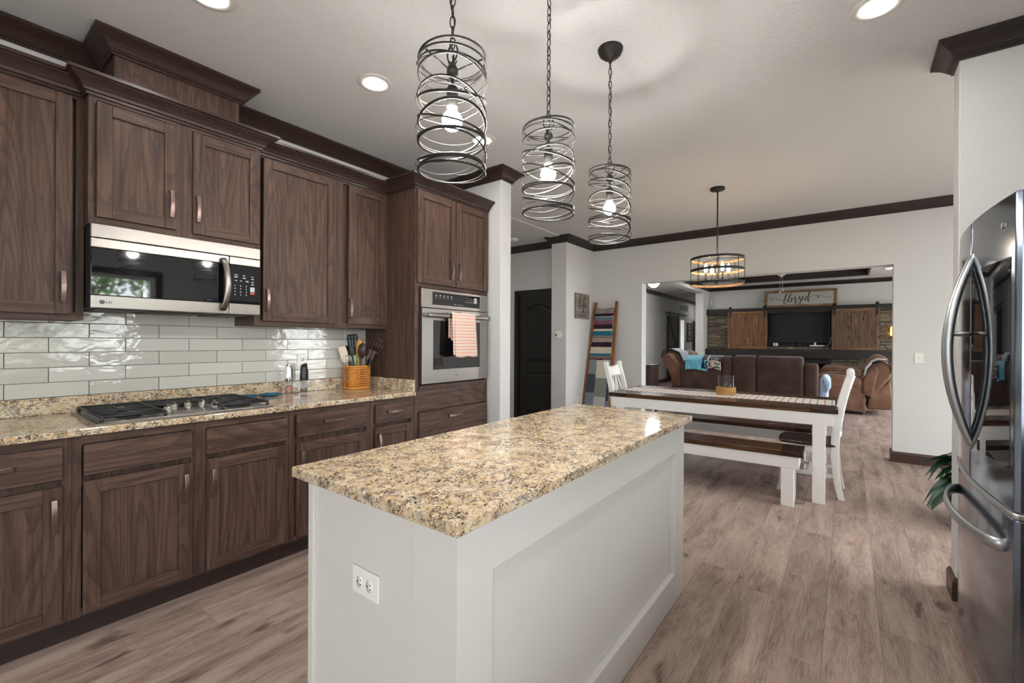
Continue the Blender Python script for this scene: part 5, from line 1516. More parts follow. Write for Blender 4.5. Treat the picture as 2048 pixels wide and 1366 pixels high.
p_ = t.pos(); s_ = t.n('SeparateXYZ'); t.set(s_.inputs[0], p_)
ux = t.math('FLOOR', t.math('DIVIDE', t.math('ADD', s_.outputs[0], 3.058), 0.192))
uz = t.math('FLOOR', t.math('ADD', t.math('DIVIDE', t.math('SUBTRACT', s_.outputs[2], 0.75), 0.275), t.math('MULTIPLY', ux, 0.2)))
fl = t.math('FRACT', t.math('DIVIDE', t.math('ADD', t.math('SUBTRACT', t.math('MULTIPLY', ux, 3.0), uz), 60.0), 6.0))
colr = t.ramp(t.math('ADD', fl, 0.04), [(0.0, srgb(206, 200, 186)), (0.166, srgb(134, 138, 132)), (0.333, srgb(190, 190, 190)), (0.5, srgb(134, 140, 138)), (0.666, srgb(70, 74, 84)), (0.833, srgb(124, 134, 150))], 'CONSTANT')
stx = t.math('SINE', t.math('MULTIPLY', s_.outputs[0], 2 * PI / 0.016)); stz = t.math('SINE', t.math('MULTIPLY', s_.outputs[2], 2 * PI / 0.016))
colr = t.mix(t.math('MULTIPLY', t.sstep(t.math('MULTIPLY', stx, stz), 0.3, 0.8), 0.25), colr, srgb(70, 70, 70))
t.bump(t.math('MULTIPLY', stx, stz), 0.5, 0.004)
M['patch'] = t.done(colr, 0.95, 0, 0.2)
o = throw('blanket_throw', '', 0.935, 1.02, 1.0, M['crochet'])
tag(o, 'striped crochet throw in teal, plum and cream over the top ladder rung', 'throw blanket', 'throws on the ladder')
o = throw('blanket_throw', '', 0.55, 0.13, 0.98, M['patch'], folds=0.004)
tag(o, 'grey and cream patchwork throw on the lower ladder rungs', 'throw blanket', 'throws on the ladder')

# plant behind the right-hand wall end
pl = thing('potted_plant', 'dark green drooping leafy plant on the floor past the fridge wall', 'plant', (0.88, 4.55, 0))
MB().lathe([(0, 0), (0.12, 0), (0.135, 0.02), (0.16, 0.26), (0.165, 0.27), (0.15, 0.27), (0.145, 0.25), (0, 0.25)], n=28).build('plant_pot', M['pot'], pl, local=True)
MB().lathe([(0.146, 0.24), (0, 0.245)], n=20).build('soil', M['soil'], pl, local=True)
rg = random.Random(11)
stm = MB()
def leaf(mb, base, direc, L, W, droop, roll):
    d = Vector(direc).normalized(); s = d.cross(Vector((0, 0, 1))); s = s.normalized() if s.length > 0.01 else Vector((1, 0, 0))
    def fn(u, v):
        c = Vector(base) + d * (L * v) + Vector((0, 0, -droop * v * v))
        w_ = W * (math.sin(PI * min(1, v * 0.93 + 0.05)) ** 0.8) * (1 - 0.25 * v)
        q = (u - 0.5) * 2
        return tuple(c + s * (w_ * q * math.cos(roll)) + Vector((0, 0, abs(q) * w_ * 0.30 + w_ * q * math.sin(roll))))
    mb.grid(fn, 4, 10)
lf = MB()
for k in range(70):
    a = rg.uniform(0, 2 * PI); el = rg.uniform(-0.1, 0.9); h0 = rg.uniform(0.20, 0.50)
    Lq = rg.uniform(0.15, 0.23)
    b0 = Vector((0.04 * math.cos(a), 0.04 * math.sin(a), 0.245)); b1 = Vector((rg.uniform(0.10, 0.26) * math.cos(a), rg.uniform(0.10, 0.26) * math.sin(a), h0))
    stm.tube(cr([b0, b0.lerp(b1, 0.5) + Vector((0, 0, 0.05)), b1], 4), 0.0035, 5)
    leaf(lf, b1, (math.cos(a), math.sin(a), 0.35 * el), Lq, rg.uniform(0.055, 0.080), rg.uniform(0.08, 0.26), rg.uniform(-0.5, 0.5))
stm.build('stems', M['leaf'], pl, local=True)
lo = lf.build('foliage', M['leaf'], pl, local=True)
# ------------------------------------------------------------------ living room beyond the opening
YS = 13.35
def soft(mb, name, mat, parent, r=0.05, seg=4, **k):
    o = mb.build(name, mat, parent, bevel=r, seg=seg, **k)
    for p in o.data.polygons: p.use_smooth = True
    return o
# ledger stone wall with niche and firebox
rs = random.Random(5)
NX0, NX1, NZ0, NZ1 = -1.712, -0.343, 1.205, 2.045
FX0, FX1, FZ0, FZ1 = -1.60, -0.36, 0.12, 0.885
sm = MB()
def cut(iv, a, b):
    out = []
    for (p, q) in iv:
        if b <= p or a >= q: out.append((p, q)); continue
        if p < a: out.append((p, a))
        if q > b: out.append((b, q))
    return out
z = 0.0
while z < 2.04:
    hgt = rs.choice((0.024, 0.030, 0.036, 0.044, 0.054))
    z1 = min(z + hgt, 2.043)
    iv = [(-3.188, 2.99)]
    if z1 > NZ0 + 0.01 and z < NZ1: iv = cut(iv, NX0, NX1)
    if z1 > FZ0 and z < FZ1 - 0.01: iv = cut(iv, FX0, FX1)
    for (p, q) in iv:
        x = p
        while x < q - 0.01:
            L = rs.uniform(0.10, 0.36); x1 = min(x + L, q)
            if q - x1 < 0.07: x1 = q
            d = rs.uniform(0.0, 0.045)
            g = 0.0025
            y0 = YS - 0.012 - d
            j = lambda: rs.uniform(-0.008, 0.008)
            b0 = [(x + g, YS + 0.05, z + g), (x1 - g, YS + 0.05, z + g), (x1 - g, YS + 0.05, z1 - g), (x + g, YS + 0.05, z1 - g)]
            t0 = [(x + g + 0.004, y0 + j(), z + g + 0.003), (x1 - g - 0.004, y0 + j(), z + g + 0.003), (x1 - g - 0.004, y0 + j(), z1 - g - 0.003), (x + g + 0.004, y0 + j(), z1 - g - 0.003)]
            sm.hexa(b0, t0)
            x = x1
    z = z1
stn = st('wall_stone', sm, M['stone'])
bk2 = MB()
for (x0, x1, z0, z1) in ((-3.19, NX0, 0, 2.04), (NX1, 3.0, 0, 2.04), (NX0, NX1, 0.885, NZ0), (NX0, FX0, 0, 0.885), (FX0, FX1, 0, FZ0), (FX1, NX1, 0, 0.885)):
    bk2.box(x0, x1, YS, 13.499, z0, z1)
st('wall_stone_backing', bk2, M['grout'])
MB().box(NX0 + 0.001, NX1 - 0.001, 13.47, 13.499, NZ0, 2.04).build('wall_niche', M['blackmatte'], kind='structure')
sf = MB().box(-3.188, 2.99, 13.20, 13.499, 2.045, 2.195).build('shelf_beam', M['beam'], bevel=0.004)
tag(sf, 'charcoal wooden beam shelf on top of the stone wall, behind the sliding rail', 'shelf')
mt = MB().box(-3.188, 2.99, 13.08, 13.32, 0.944, 1.120).build('mantel_beam', M['beam'], bevel=0.006)
tag(mt, 'long charcoal mantel beam across the stone wall below the television', 'mantel')
fi = thing('fireplace_insert', 'black fireplace insert low in the stone wall', 'fireplace', (-0.98, 13.35, 0.12))
MB().box(FX0 + 0.003, FX1 - 0.003, 13.42, 13.46, FZ0 + 0.002, FZ1 - 0.003).build('firebox_back', M['blackmatte'], fi)
m = MB(); m.box(FX0 + 0.003, FX1 - 0.003, 13.31, 13.41, FZ1 - 0.11, FZ1 - 0.003); m.box(FX0 + 0.003, FX1 - 0.003, 13.31, 13.41, FZ0 + 0.002, FZ0 + 0.07); m.box(FX0 + 0.003, FX0 + 0.09, 13.31, 13.41, FZ0 + 0.07, FZ1 - 0.11); m.box(FX1 - 0.09, FX1 - 0.003, 13.31, 13.41, FZ0 + 0.07, FZ1 - 0.11)
m.build('surround', M['black'], fi, bevel=0.004)
MB().box(FX0 + 0.09, FX1 - 0.09, 13.36, 13.366, FZ0 + 0.07, FZ1 - 0.11).build('glass_door', M['blackglass'], fi)
# rail and sliding doors
rl = thing('sliding_rail', 'black steel barn door rail running along the beam shelf', 'rail', (0, 13.17, 2.15))
m = MB(); m.box(-3.0, 1.6, 13.168, 13.178, 2.128, 2.172); m.build('track', M['blackmatte'], rl)
for x in (-2.9, -1.9, -0.95, 0.0, 0.9, 1.5): MB().tube([(x, 13.178, 2.15), (x, 13.2005, 2.15)], 0.014, 10).build('standoff', M['blackmatte'], rl)
def barn(label, x0, x1, z0, z1, wh, boards, mats, seed):
    t_ = thing('sliding_barn_door', label, 'barn door', ((x0 + x1) / 2, 13.14, z0), 0, 'sliding barn doors over the stone wall')
    rr = random.Random(seed); y0, y1 = 13.132, 13.158
    n = boards; w_ = (x1 - x0 - 0.14) / n
    for k in range(n):
        a = x0 + 0.07 + w_ * k
        MB().box(a + 0.002, a + w_ - 0.002, y0 + 0.010, y1, z0 + 0.07, z1 - 0.07).build('board', M[mats[0]], t_, bevel=0.003)
    for (a, b) in ((x0, x0 + 0.07), (x1 - 0.07, x1)): MB().box(a, b, y0, y1, z0, z1).build('frame_stile', M[mats[0]], t_, bevel=0.003)
    for (a, b) in ((z0, z0 + 0.07), (z1 - 0.075, z1)): MB().box(x0 + 0.0705, x1 - 0.0705, y0, y1, a, b).build('frame_rail', M[mats[1]], t_, bevel=0.003)
    for x in wh:
        m = MB(); m.box(x - 0.024, x + 0.024, y0 - 0.008, y0 - 0.001, z1 - 0.16, 2.21)
        m.lathe([(0.036, 0), (0.036, 0.02), (0, 0.02)], (0, 0, 0), 20)
        m.v[8:] = [(x + v[0], y0 - 0.004 + v[2], 2.205 + v[1]) for v in m.v[8:]]
        m.lathe([(0, 0), (0.036, 0)], (0, 0, 0), 20); m.v[-40:] = [(x + v[0], y0 - 0.004 + v[2], 2.205 + v[1]) for v in m.v[-40:]]
        m.build('hanger', M['blackmatte'], t_)
barn('warm brown barn door with narrow boards left of the television', -2.625, -1.70, 1.128, 2.112, (-2.565, -1.755), 6, ('barn', 'barn_x'), 1)
barn('weathered grey-brown barn door with wide boards right of the television', -0.345, 0.555, 1.128, 2.112, (-0.295, 0.50), 5, ('barn2', 'barn2_x'), 2)
tv = thing('television', 'wide black flat television in the stone niche between the barn doors', 'television', (-1.014, 13.40, 1.30))
MB().box(-1.645, -0.383, 13.375, 13.44, 1.305, 2.035).build('bezel', M['black'], tv, bevel=0.004)
MB().box(-1.628, -0.400, 13.373, 13.3755, 1.328, 2.020).build('screen', M['screen'], tv)
m = MB(); m.box(-1.16, -0.87, 13.33, 13.465, 1.2055, 1.215); m.box(-1.04, -0.99, 13.40, 13.43, 1.215, 1.31); m.build('stand', M['black'], tv, bevel=0.003)
def boxed(name, label, cat, x0, x1, y0, y1, z0, z1, mat, r=0.006):
    t_ = thing(name, label, cat, ((x0 + x1) / 2, (y0 + y1) / 2, z0)); return t_, MB().box(x0, x1, y0, y1, z0, z1)
t_, m = boxed('speaker_cube', 'small white cube on the niche ledge below the left of the television', 'speaker', -1.585, -1.475, 13.30, 13.39, 1.206, 1.285, M['whiteplastic']); m.build('body', M['whiteplastic'], t_, bevel=0.012)
m = MB(); m.lathe([(0.03, 0), (0.026, 0.002), (0, 0.002)], n=20); m.v = [(-1.53 + v[0], 13.30 - v[2], 1.246 + v[1]) for v in m.v]; m.build('front_grille', M['print'], t_)
t_, m = boxed('tower_speaker', 'thin dark upright bar at the left edge of the television niche', 'speaker', -1.685, -1.652, 13.33, 13.38, 1.206, 1.44, M['black']); m.build('body', M['black'], t_, bevel=0.005)
MB().box(-1.69, -1.647, 13.325, 13.385, 1.2055, 1.214).build('foot', M['black'], t_)
t_, m = boxed('media_box', 'flat white media box on the niche ledge below the right of the television', 'electronics', -0.79, -0.50, 13.28, 13.38, 1.206, 1.235, M['whiteplastic']); m.build('body', M['whiteplastic'], t_, bevel=0.006)
m = MB(); m.box(-0.70, -0.66, 13.30, 13.34, 1.235, 1.30); m.build('upright_sensor', M['whiteplastic'], t_, bevel=0.005)
cb_ = MB(); cb_.tube(cr([(-0.50, 13.34, 1.215), (-0.43, 13.33, 1.225), (-0.385, 13.34, 1.29), (-0.368, 13.36, 1.40), (-0.352, 13.37, 1.44)], 6), 0.006, 6)
o = cb_.build('white_cable', M['whiteplastic'], None); tag(o, 'loose white cable curling up beside the television', 'cable')
# blessed sign
bs_ = thing('framed_sign', 'wide wood-framed grey sign reading blessed, standing above the television', 'sign', (-1.0, 13.28, 2.197))
sx0, sx1, sz0, sz1 = -1.775, -0.245, 2.198, 2.625
def tilt(v): # leans back on the wall
    return (v[0], v[1] + (v[2] - sz0) * 0.35, v[2])
def tb_(mb): mb.v = [tilt(v) for v in mb.v]; return mb
for (a, b, c0, d0) in ((sx0, sx1, sz0, sz0 + 0.055), (sx0, sx1, sz1 - 0.055, sz1), (sx0, sx0 + 0.062, sz0 + 0.0555, sz1 - 0.0555), (sx1 - 0.062, sx1, sz0 + 0.0555, sz1 - 0.0555)):
    tb_(MB().box(a, b, 13.225, 13.25, c0, d0)).build('frame_board', M['signwood'], bs_, bevel=0.003)
tb_(MB().box(sx0 + 0.06, sx1 - 0.06, 13.236, 13.246, sz0 + 0.05, sz1 - 0.05)).build('sign_face', M['signface'], bs_)
L_ = MB()
SW = sx1 - sx0
def sgn(pts, r0=0.008, r1=None):
    P = cr([Vector((p[0], p[1], 0)) for p in pts], 8); n_ = len(P)
    rs2 = []
    for i, p in enumerate(P):
        q = P[min(i + 1, n_ - 1)] - P[max(i - 1, 0)]
        dn = -q.normalized().y if q.length > 0 else 0
        rs2.append((r0 * (0.55 + 0.75 * max(0, dn)) if r1 is None else r1, 0.0015))
    L_.tube([tilt((sx0 + p.x * SW, 13.2352, sz0 + 0.055 + p.y * 0.317)) for p in P], rs2, 8, flat=(1, 0, 0))
# unit box: x across the board, y up its face
sgn([(0.058, 0.52), (0.068, 0.62), (0.085, 0.66), (0.105, 0.60), (0.120, 0.50), (0.125, 0.42), (0.115, 0.40), (0.108, 0.50), (0.120, 0.60), (0.150, 0.60), (0.190, 0.50), (0.235, 0.40), (0.27, 0.40), (0.292, 0.50)], r1=0.0042)
sgn([(0.285, 0.42), (0.305, 0.62), (0.325, 0.84), (0.322, 0.92), (0.310, 0.88), (0.298, 0.66), (0.287, 0.40), (0.283, 0.22), (0.292, 0.12), (0.315, 0.14), (0.332, 0.28), (0.330, 0.42), (0.315, 0.44), (0.300, 0.38)])
sgn([(0.330, 0.36), (0.350, 0.50), (0.378, 0.76), (0.380, 0.88), (0.370, 0.86), (0.355, 0.62), (0.345, 0.36), (0.347, 0.22), (0.358, 0.20), (0.380, 0.32)])
sgn([(0.380, 0.32), (0.402, 0.42), (0.406, 0.52), (0.394, 0.54), (0.384, 0.42), (0.384, 0.28), (0.394, 0.24), (0.415, 0.34)])
sgn([(0.412, 0.34), (0.430, 0.52), (0.438, 0.66), (0.440, 0.52), (0.450, 0.34), (0.452, 0.16), (0.440, 0.05), (0.422, 0.06), (0.424, 0.16), (0.445, 0.28), (0.470, 0.38)])
sgn([(0.470, 0.36), (0.490, 0.54), (0.500, 0.68), (0.502, 0.54), (0.512, 0.36), (0.514, 0.17), (0.502, 0.05), (0.484, 0.06), (0.486, 0.17), (0.507, 0.29), (0.532, 0.40)])
sgn([(0.530, 0.40), (0.552, 0.50), (0.557, 0.61), (0.545, 0.63), (0.533, 0.50), (0.533, 0.36), (0.545, 0.31), (0.575, 0.42)])
sgn([(0.612, 0.60), (0.600, 0.63), (0.582, 0.54), (0.576, 0.40), (0.586, 0.32), (0.602, 0.40), (0.625, 0.66), (0.648, 0.94), (0.644, 1.00), (0.632, 0.94), (0.620, 0.66), (0.616, 0.40), (0.620, 0.24), (0.628, 0.20), (0.632, 0.30)])
sgn([(0.625, 0.34), (0.650, 0.52), (0.685, 0.68), (0.72, 0.72), (0.755, 0.66), (0.765, 0.52), (0.755, 0.46), (0.745, 0.52), (0.752, 0.62), (0.78, 0.64), (0.82, 0.58), (0.88, 0.48), (0.92, 0.48), (0.925, 0.58)], r1=0.0042)
L_.build('script_lettering', M['ink'], bs_)
# amber lamp, alarm sensor
am = thing('amber_lamp', 'small glowing amber lamp on the stone wall beside the opening edge', 'lamp', (0.79, 13.27, 1.44))
MB().lathe([(0.05, 0.02), (0.058, 0.05), (0.052, 0.20), (0.03, 0.235), (0, 0.24)], n=16).build('glass_shade', M['amber'], am, local=True)
m = MB(); m.lathe([(0.055, 0), (0.055, 0.02), (0, 0.02)], n=16); m.box(-0.02, 0.02, 0.0, 0.062, 0.0, 0.02); m.build('bracket', M['blackmatte'], am, local=True)
al = thing('motion_sensor', 'small white motion sensor high in the corner left of the stone wall', 'sensor', (-3.13, 13.499, 2.33))
MB().box(-0.03, 0.03, -0.045, 0, 0, 0.11).build('housing', M['whiteplastic'], al, local=True, bevel=0.012)
MB().box(-0.02, 0.02, -0.049, -0.044, 0.02, 0.06).build('lens', M['white'], al, local=True, bevel=0.004)
dl_ = downlight(0.643, 11.9, 'thin bright recessed lamp at the right end of the living room ceiling')
# ceiling fan
fn_ = thing('ceiling_fan', 'white ceiling fan in the living room, only its light tip and pull chains showing', 'ceiling fan', (-1.055, 10.0, 3.09))
MB().lathe([(0.07, 0), (0.07, -0.03), (0.03, -0.06), (0.012, -0.065), (0.012, -0.14), (0.09, -0.15), (0.12, -0.19), (0.12, -0.27), (0.08, -0.31), (0.06, -0.33), (0, -0.335)], n=28).build('motor', M['whiteplastic'], fn_, local=True)
for k in range(5):
    a = 2 * PI * k / 5 + 0.3; m = MB(); d = Vector((math.cos(a), math.sin(a), 0)); s = Vector((-math.sin(a), math.cos(a), 0))
    def fb(u, v, d=d, s=s): return tuple(d * (0.12 + 0.50 * v) + s * ((u - 0.5) * (0.10 + 0.04 * v)) + Vector((0, 0, -0.25 + 0.018 * (u - 0.5))))
    m.grid(fb, 2, 6); m.build('blade', M['white'], fn_, local=True, solid=0.008)
MB().lathe([(0.06, -0.335), (0.135, -0.36), (0.145, -0.39), (0.12, -0.45), (0.06, -0.495), (0.018, -0.515), (0.008, -0.535), (0, -0.54)], n=28).build('light_bowl', M['whiteplastic'], fn_, local=True)
for x, l in ((-0.022, 0.80), (0.022, 0.765)):
    m = MB(); m.tube([(x, 0, -0.47), (x, 0, -l)], 0.0022, 5); m.lathe([(0, -l + 0.002), (0.009, -l - 0.006), (0.013, -l - 0.026), (0.007, -l - 0.045), (0, -l - 0.048)], (x, 0, 0), 10)
    m.build('pull_chain', M['white'], fn_, local=True)

# ------------------------------------------------------------------ sectional sofa, seen from behind
so = thing('sectional_sofa', 'brown suede sectional sofa with its back to the dining table', 'sofa', (-1.6, 9.3, 0))
YF = 8.80
def backpanel(x0, x1, z1, name, lean=0.10):
    m = MB(); m.prism([(YF + 0.06, 0.06), (YF + 0.32, 0.06), (YF + 0.30, z1 - 0.05), (YF + 0.19, z1), (YF + 0.05, z1 - 0.02), (YF, z1 - 0.16), (YF + 0.02, 0.4)], 'x', x0, x1)
    return soft(m, name, M['suede'], so, 0.045)
backpanel(-2.585, -1.860, 0.955, 'backrest'); backpanel(-1.857, -1.698, 1.05, 'backrest_bolster'); backpanel(-1.680, -1.308, 1.065, 'console_back'); backpanel(-1.290, -0.612, 1.062, 'backrest')
m = MB(); m.prism([(YF + 0.04, 0.06), (YF + 0.98, 0.06), (YF + 0.98, 0.60), (YF + 0.30, 0.66), (YF + 0.26, 0.93), (YF + 0.14, 0.965), (YF + 0.04, 0.93)], 'x', -0.606, -0.405); soft(m, 'arm', M['suede'], so, 0.06)
for (a, b) in ((-2.30, -1.69), (-1.29, -0.61)):
    soft(MB().box(a, b, YF + 0.28, YF + 0.98, 0.30, 0.50), 'seat_cushion', M['suede'], so, 0.06)
soft(MB().box(-2.60, -0.61, YF + 0.07, YF + 0.94, 0.06, 0.32), 'base', M['suede'], so, 0.03)
soft(MB().box(-1.68, -1.31, YF + 0.28, YF + 0.95, 0.30, 0.62), 'console', M['suede'], so, 0.04)
# wing running away along the passage, its end profile leaning out to the left
WP = [(-2.585, 0.44), (-2.79, 0.46), (-2.80, 0.62), (-2.965, 0.955), (-2.955, 1.03), (-2.895, 1.068), (-2.815, 1.052), (-2.70, 0.88), (-2.60, 0.69)]
m = MB(); m.prism(WP, 'y', YF + 0.08, YF + 0.36); soft(m, 'wing_end', M['suede2'], so, 0.035)
m = MB(); m.prism([(-2.76, 0.62), (-2.86, 0.70), (-3.03, 1.0), (-3.00, 1.10), (-2.88, 1.13), (-2.72, 1.06), (-2.60, 0.70)], 'y', YF + 0.37, YF + 1.05); soft(m, 'wing_back', M['suede2'], so, 0.06)
m = MB(); m.prism([(-2.76, 0.62), (-2.86, 0.70), (-3.03, 1.0), (-3.00, 1.10), (-2.88, 1.13), (-2.72, 1.06), (-2.60, 0.70)], 'y', YF + 1.06, YF + 1.75); soft(m, 'wing_back', M['suede2'], so, 0.06)
soft(MB().box(-2.79, -1.95, YF + 0.95, YF + 1.80, 0.06, 0.45), 'wing_seat', M['suede2'], so, 0.05)
soft(MB().box(-2.79, -2.56, YF + 0.08, YF + 1.0, 0.06, 0.46), 'wing_base', M['suede'], so, 0.03)
# blanket over the left back panel
bl = thing('fleece_blanket', 'light blue fleece blanket with a navy and cream block, hung over the sofa back', 'blanket', (-2.18, 8.8, 0.78))
def blk(x0, x1, zb, off=0.0, wav=0.012, seed=0.0):
    def fn(u, v):
        x = x0 + (x1 - x0) * u
        w_ = wav * math.sin(x * 23 + seed) * (1 - v) + wav * 0.5 * math.sin(x * 51 + v * 6)
        if v < 0.62:
            q = v / 0.62; z = zb + (0.965 - zb) * q + 0.02 * math.sin(u * 4) * (1 - q); y = YF - 0.022 - off - abs(w_)
        else:
            a = (v - 0.62) / 0.38 * PI / 2; y = YF - 0.022 - off + 0.30 * math.sin(a) * 1.0; z = 0.965 + (0.055 + off) * math.sin(2 * a) + 0.03 * math.sin(a)
        return (x, y, z)
    return fn
m = MB(); m.grid(blk(-2.492, -2.10, 0.770, 0.0, 0.018), 26, 30); m.build('blue_field', M['bluefleece'], bl, solid=0.012)
m = MB(); m.grid(blk(-2.125, -1.868, 0.800, 0.003, 0.003), 16, 30); m.build('cream_block', M['creamfleece'], bl, solid=0.010)
m = MB(); m.grid(blk(-2.20, -2.11, 0.795, 0.006, 0.006), 8, 24); m.build('navy_border', M['navyfleece'], bl, solid=0.010)
m = MB(); m.grid(lambda u, v: blk(-2.075, -1.866, 0.952, 0.008, 0.0)(u, 0.02 + 0.75 * v), 10, 14); m.build('navy_panel', M['navyfleece'], bl, solid=0.008)
m = MB()
for pts, r_ in (([(-2.09, 0.945), (-2.125, 0.90), (-2.10, 0.85), (-2.13, 0.81)], 0.014), ([(-2.05, 0.93), (-2.06, 0.88), (-2.03, 0.84)], 0.011), ([(-1.97, 0.925), (-1.93, 0.895), (-1.88, 0.905)], 0.011), ([(-2.0, 0.825), (-1.94, 0.845), (-1.885, 0.825)], 0.012)):
    m.tube(cr([(p[0], YF - 0.040, p[1]) for p in pts], 6), r_, 6, flat=(0, 1, 0))
m.build('navy_lines', M['navyfleece'], bl)
text_mesh('block_letters', 'UN', 0.085, M['creamfleece'], bl, Matrix.Translation(-Vector(bl.location)) @ frameM((-2.025, YF - 0.043, 0.962), (1, 0, 0), (0, -0.06, 1)), 0.004)
# throw on the wing
tg = thing('grey_throw', 'pale grey patterned throw over the wing of the sofa by the passage', 'blanket', (-2.85, 9.4, 1.0))
def tgf(u, v):
    y = YF + 0.36 + 0.52 * u
    P = [(-3.065, 0.985), (-3.025, 1.115), (-2.885, 1.16), (-2.71, 1.085), (-2.63, 0.90), (-2.58, 0.72)]
    k = v * 5; i = min(4, int(k)); q = k - i
    return (P[i][0] + (P[i + 1][0] - P[i][0]) * q, y, P[i][1] + (P[i + 1][1] - P[i][1]) * q + 0.004 * math.sin(u * 20))
m = MB(); m.grid(tgf, 14, 20); m.build('throw_field', M['greythrow'], tg, solid=0.014)
m = MB(); m.grid(lambda u, v: tuple(a + b for a, b in zip(tgf(-0.10 + 0.1 * u, v), (0, 0, 0.006))), 3, 20); m.build('dark_edging', M['blackfleece'], tg, solid=0.014)
pw = thing('plaid_throw', 'pale blue plaid throw draped over the right end of the sofa', 'blanket', (-0.34, 9.3, 0.1))
m = MB(); m.prism([(-0.400, 0.12), (-0.30, 0.12), (-0.285, 0.48), (-0.255, 0.60), (-0.262, 0.69), (-0.31, 0.745), (-0.365, 0.74), (-0.400, 0.69)], 'y', 8.98, 9.70); soft(m, 'folded_cloth', M['plaid'], pw, 0.03)
m = MB(); m.prism([(-0.30, 0.46), (-0.245, 0.55), (-0.245, 0.66), (-0.30, 0.72), (-0.36, 0.70)], 'y', 8.95, 9.3); soft(m, 'top_fold', M['plaid'], pw, 0.03)

# ------------------------------------------------------------------ recliners
def recliner(label, y, dx, dz, mat, throwed):
    t_ = thing('recliner', label, 'recliner', (0.2 + dx, y, 0), 0, 'tan recliners in the living room')
    def P(a): return [(p[0] + dx, p[1] + dz * min(1, p[1] / 0.3)) for p in a]
    for yy in (y, y + 0.76):
        m = MB(); m.prism(P([(-0.44, 0.10), (0.235, 0.035), (0.215, 0.40), (0.20, 0.58), (-0.43, 0.55)]), 'y', yy, yy + 0.17); soft(m, 'arm', mat, t_, 0.03)
        m = MB(); m.prism(P([(-0.50, 0.50), (-0.46, 0.42), (0.17, 0.50), (0.205, 0.60), (0.13, 0.68), (-0.20, 0.715), (-0.46, 0.70), (-0.53, 0.62)]), 'y', yy - 0.03, yy + 0.19); soft(m, 'arm_pad', mat, t_, 0.06)
    m = MB(); m.prism(P([(-0.55, 0.14), (0.22, 0.10), (0.22, 0.44), (-0.55, 0.50)]), 'y', y + 0.175, y + 0.755); soft(m, 'seat', mat, t_, 0.06)
    m = MB(); m.prism(P([(0.10, 0.42), (0.26, 0.80), (0.34, 0.92), (0.42, 0.965), (0.52, 0.95), (0.60, 0.87), (0.585, 0.70), (0.36, 0.31), (0.25, 0.36)]), 'y', y + 0.05, y + 0.88); soft(m, 'backrest', mat, t_, 0.07)
    m = MB(); m.prism(P([(0.20, 0.385), (0.19, 0.60), (0.255, 0.78), (0.36, 0.88), (0.42, 0.83), (0.38, 0.66), (0.325, 0.315)]), 'y', y - 0.035, y + 0.06); soft(m, 'back_wing', mat, t_, 0.03)
    m = MB(); m.prism(P([(0.28, 0.30), (0.57, 0.64), (0.62, 0.20), (0.60, 0.12), (0.25, 0.10)]), 'y', y + 0.06, y + 0.86); soft(m, 'back_skirt', mat, t_, 0.03)
    soft(MB().box(-0.35 + dx, 0.2 + dx, y + 0.1, y + 0.83, 0.0, 0.10), 'base_frame', M['blackmatte'], t_, 0.01)
    return t_
recliner('nearer tan suede recliner cut by the right edge of the opening, under a white throw', 10.2, 0.0, 0.0, M['suede2'], True)
recliner('farther tan suede recliner half hidden behind the nearer one', 11.5, 0.02, 0.10, M['suede2'], False)
wt = thing('white_throw', 'white throw with dark edging over the back of the nearer recliner', 'blanket', (0.45, 10.6, 0.9))
def wtf(u, v):
    y = 10.24 + 0.70 * u
    P = [(0.225, 0.70), (0.25, 0.835), (0.335, 0.955), (0.42, 1.00), (0.53, 0.985), (0.63, 0.90), (0.635, 0.76)]
    k = v * 6; i = min(5, int(k)); q = k - i
    return (P[i][0] + (P[i + 1][0] - P[i][0]) * q, y, P[i][1] + (P[i + 1][1] - P[i][1]) * q)
m = MB(); m.grid(wtf, 10, 24); m.build('throw_field', M['whitethrow'], wt, solid=0.014)
m = MB(); m.grid(lambda u, v: tuple(a + b for a, b in zip(wtf(-0.06 + 0.06 * u, 0.30 + 0.7 * v), (0, 0, 0.004))), 2, 18); m.build('dark_edging', M['blackfleece'], wt, solid=0.014)

# ------------------------------------------------------------------ passage on the left of the living room
dm = thing('dome_lamp', 'glowing white dome lamp on the passage ceiling, half hidden by the opening', 'ceiling light', (-3.72, 10.5, CZ))
MB().lathe([(0.15, 0), (0.15, -0.05), (0.145, -0.055), (0, -0.055)], n=28).build('mount', M['white'], dm, local=True)
MB().lathe([(0.142, -0.056), (0.140, -0.10), (0.115, -0.17), (0.07, -0.215), (0.02, -0.235), (0, -0.237)], n=24).build('glass_dome', M['dome'], dm, local=True)
bd = thing('passage_barn_door', 'dark barn door hanging on a black rail in the passage', 'barn door', (-4.71, 15.1, 0))
m = MB(); m.box(-4.715, -4.69, 14.58, 15.75, 0.015, 2.15); m.build('door_boards', M['doorblack'], bd)
m = MB()
for (a, b, c0, d0) in ((14.58, 14.72, 0.015, 2.15), (15.61, 15.75, 0.015, 2.15), (14.72, 15.61, 2.0, 2.15), (14.72, 15.61, 0.015, 0.17), (14.72, 15.61, 1.0, 1.14)): m.box(-4.69, -4.675, a, b, c0, d0)
m.build('frame_boards', M['blackmatte'], bd)
m = MB(); vs = [(-4.69, 14.72, 1.99), (-4.69, 14.84, 1.99), (-4.69, 15.61, 1.15), (-4.69, 15.49, 1.15)]; m.hexa(vs, [(-4.675, v[1], v[2]) for v in vs]); m.build('brace', M['blackmatte'], bd)
for y in (14.72, 15.62): MB().box(-4.675, -4.665, y - 0.025, y + 0.025, 1.98, 2.30).build('hanger', M['blackmatte'], bd)
pr_ = thing('passage_rail', 'black barn door rail on the passage wall', 'rail', (-4.74, 15.6, 2.24))
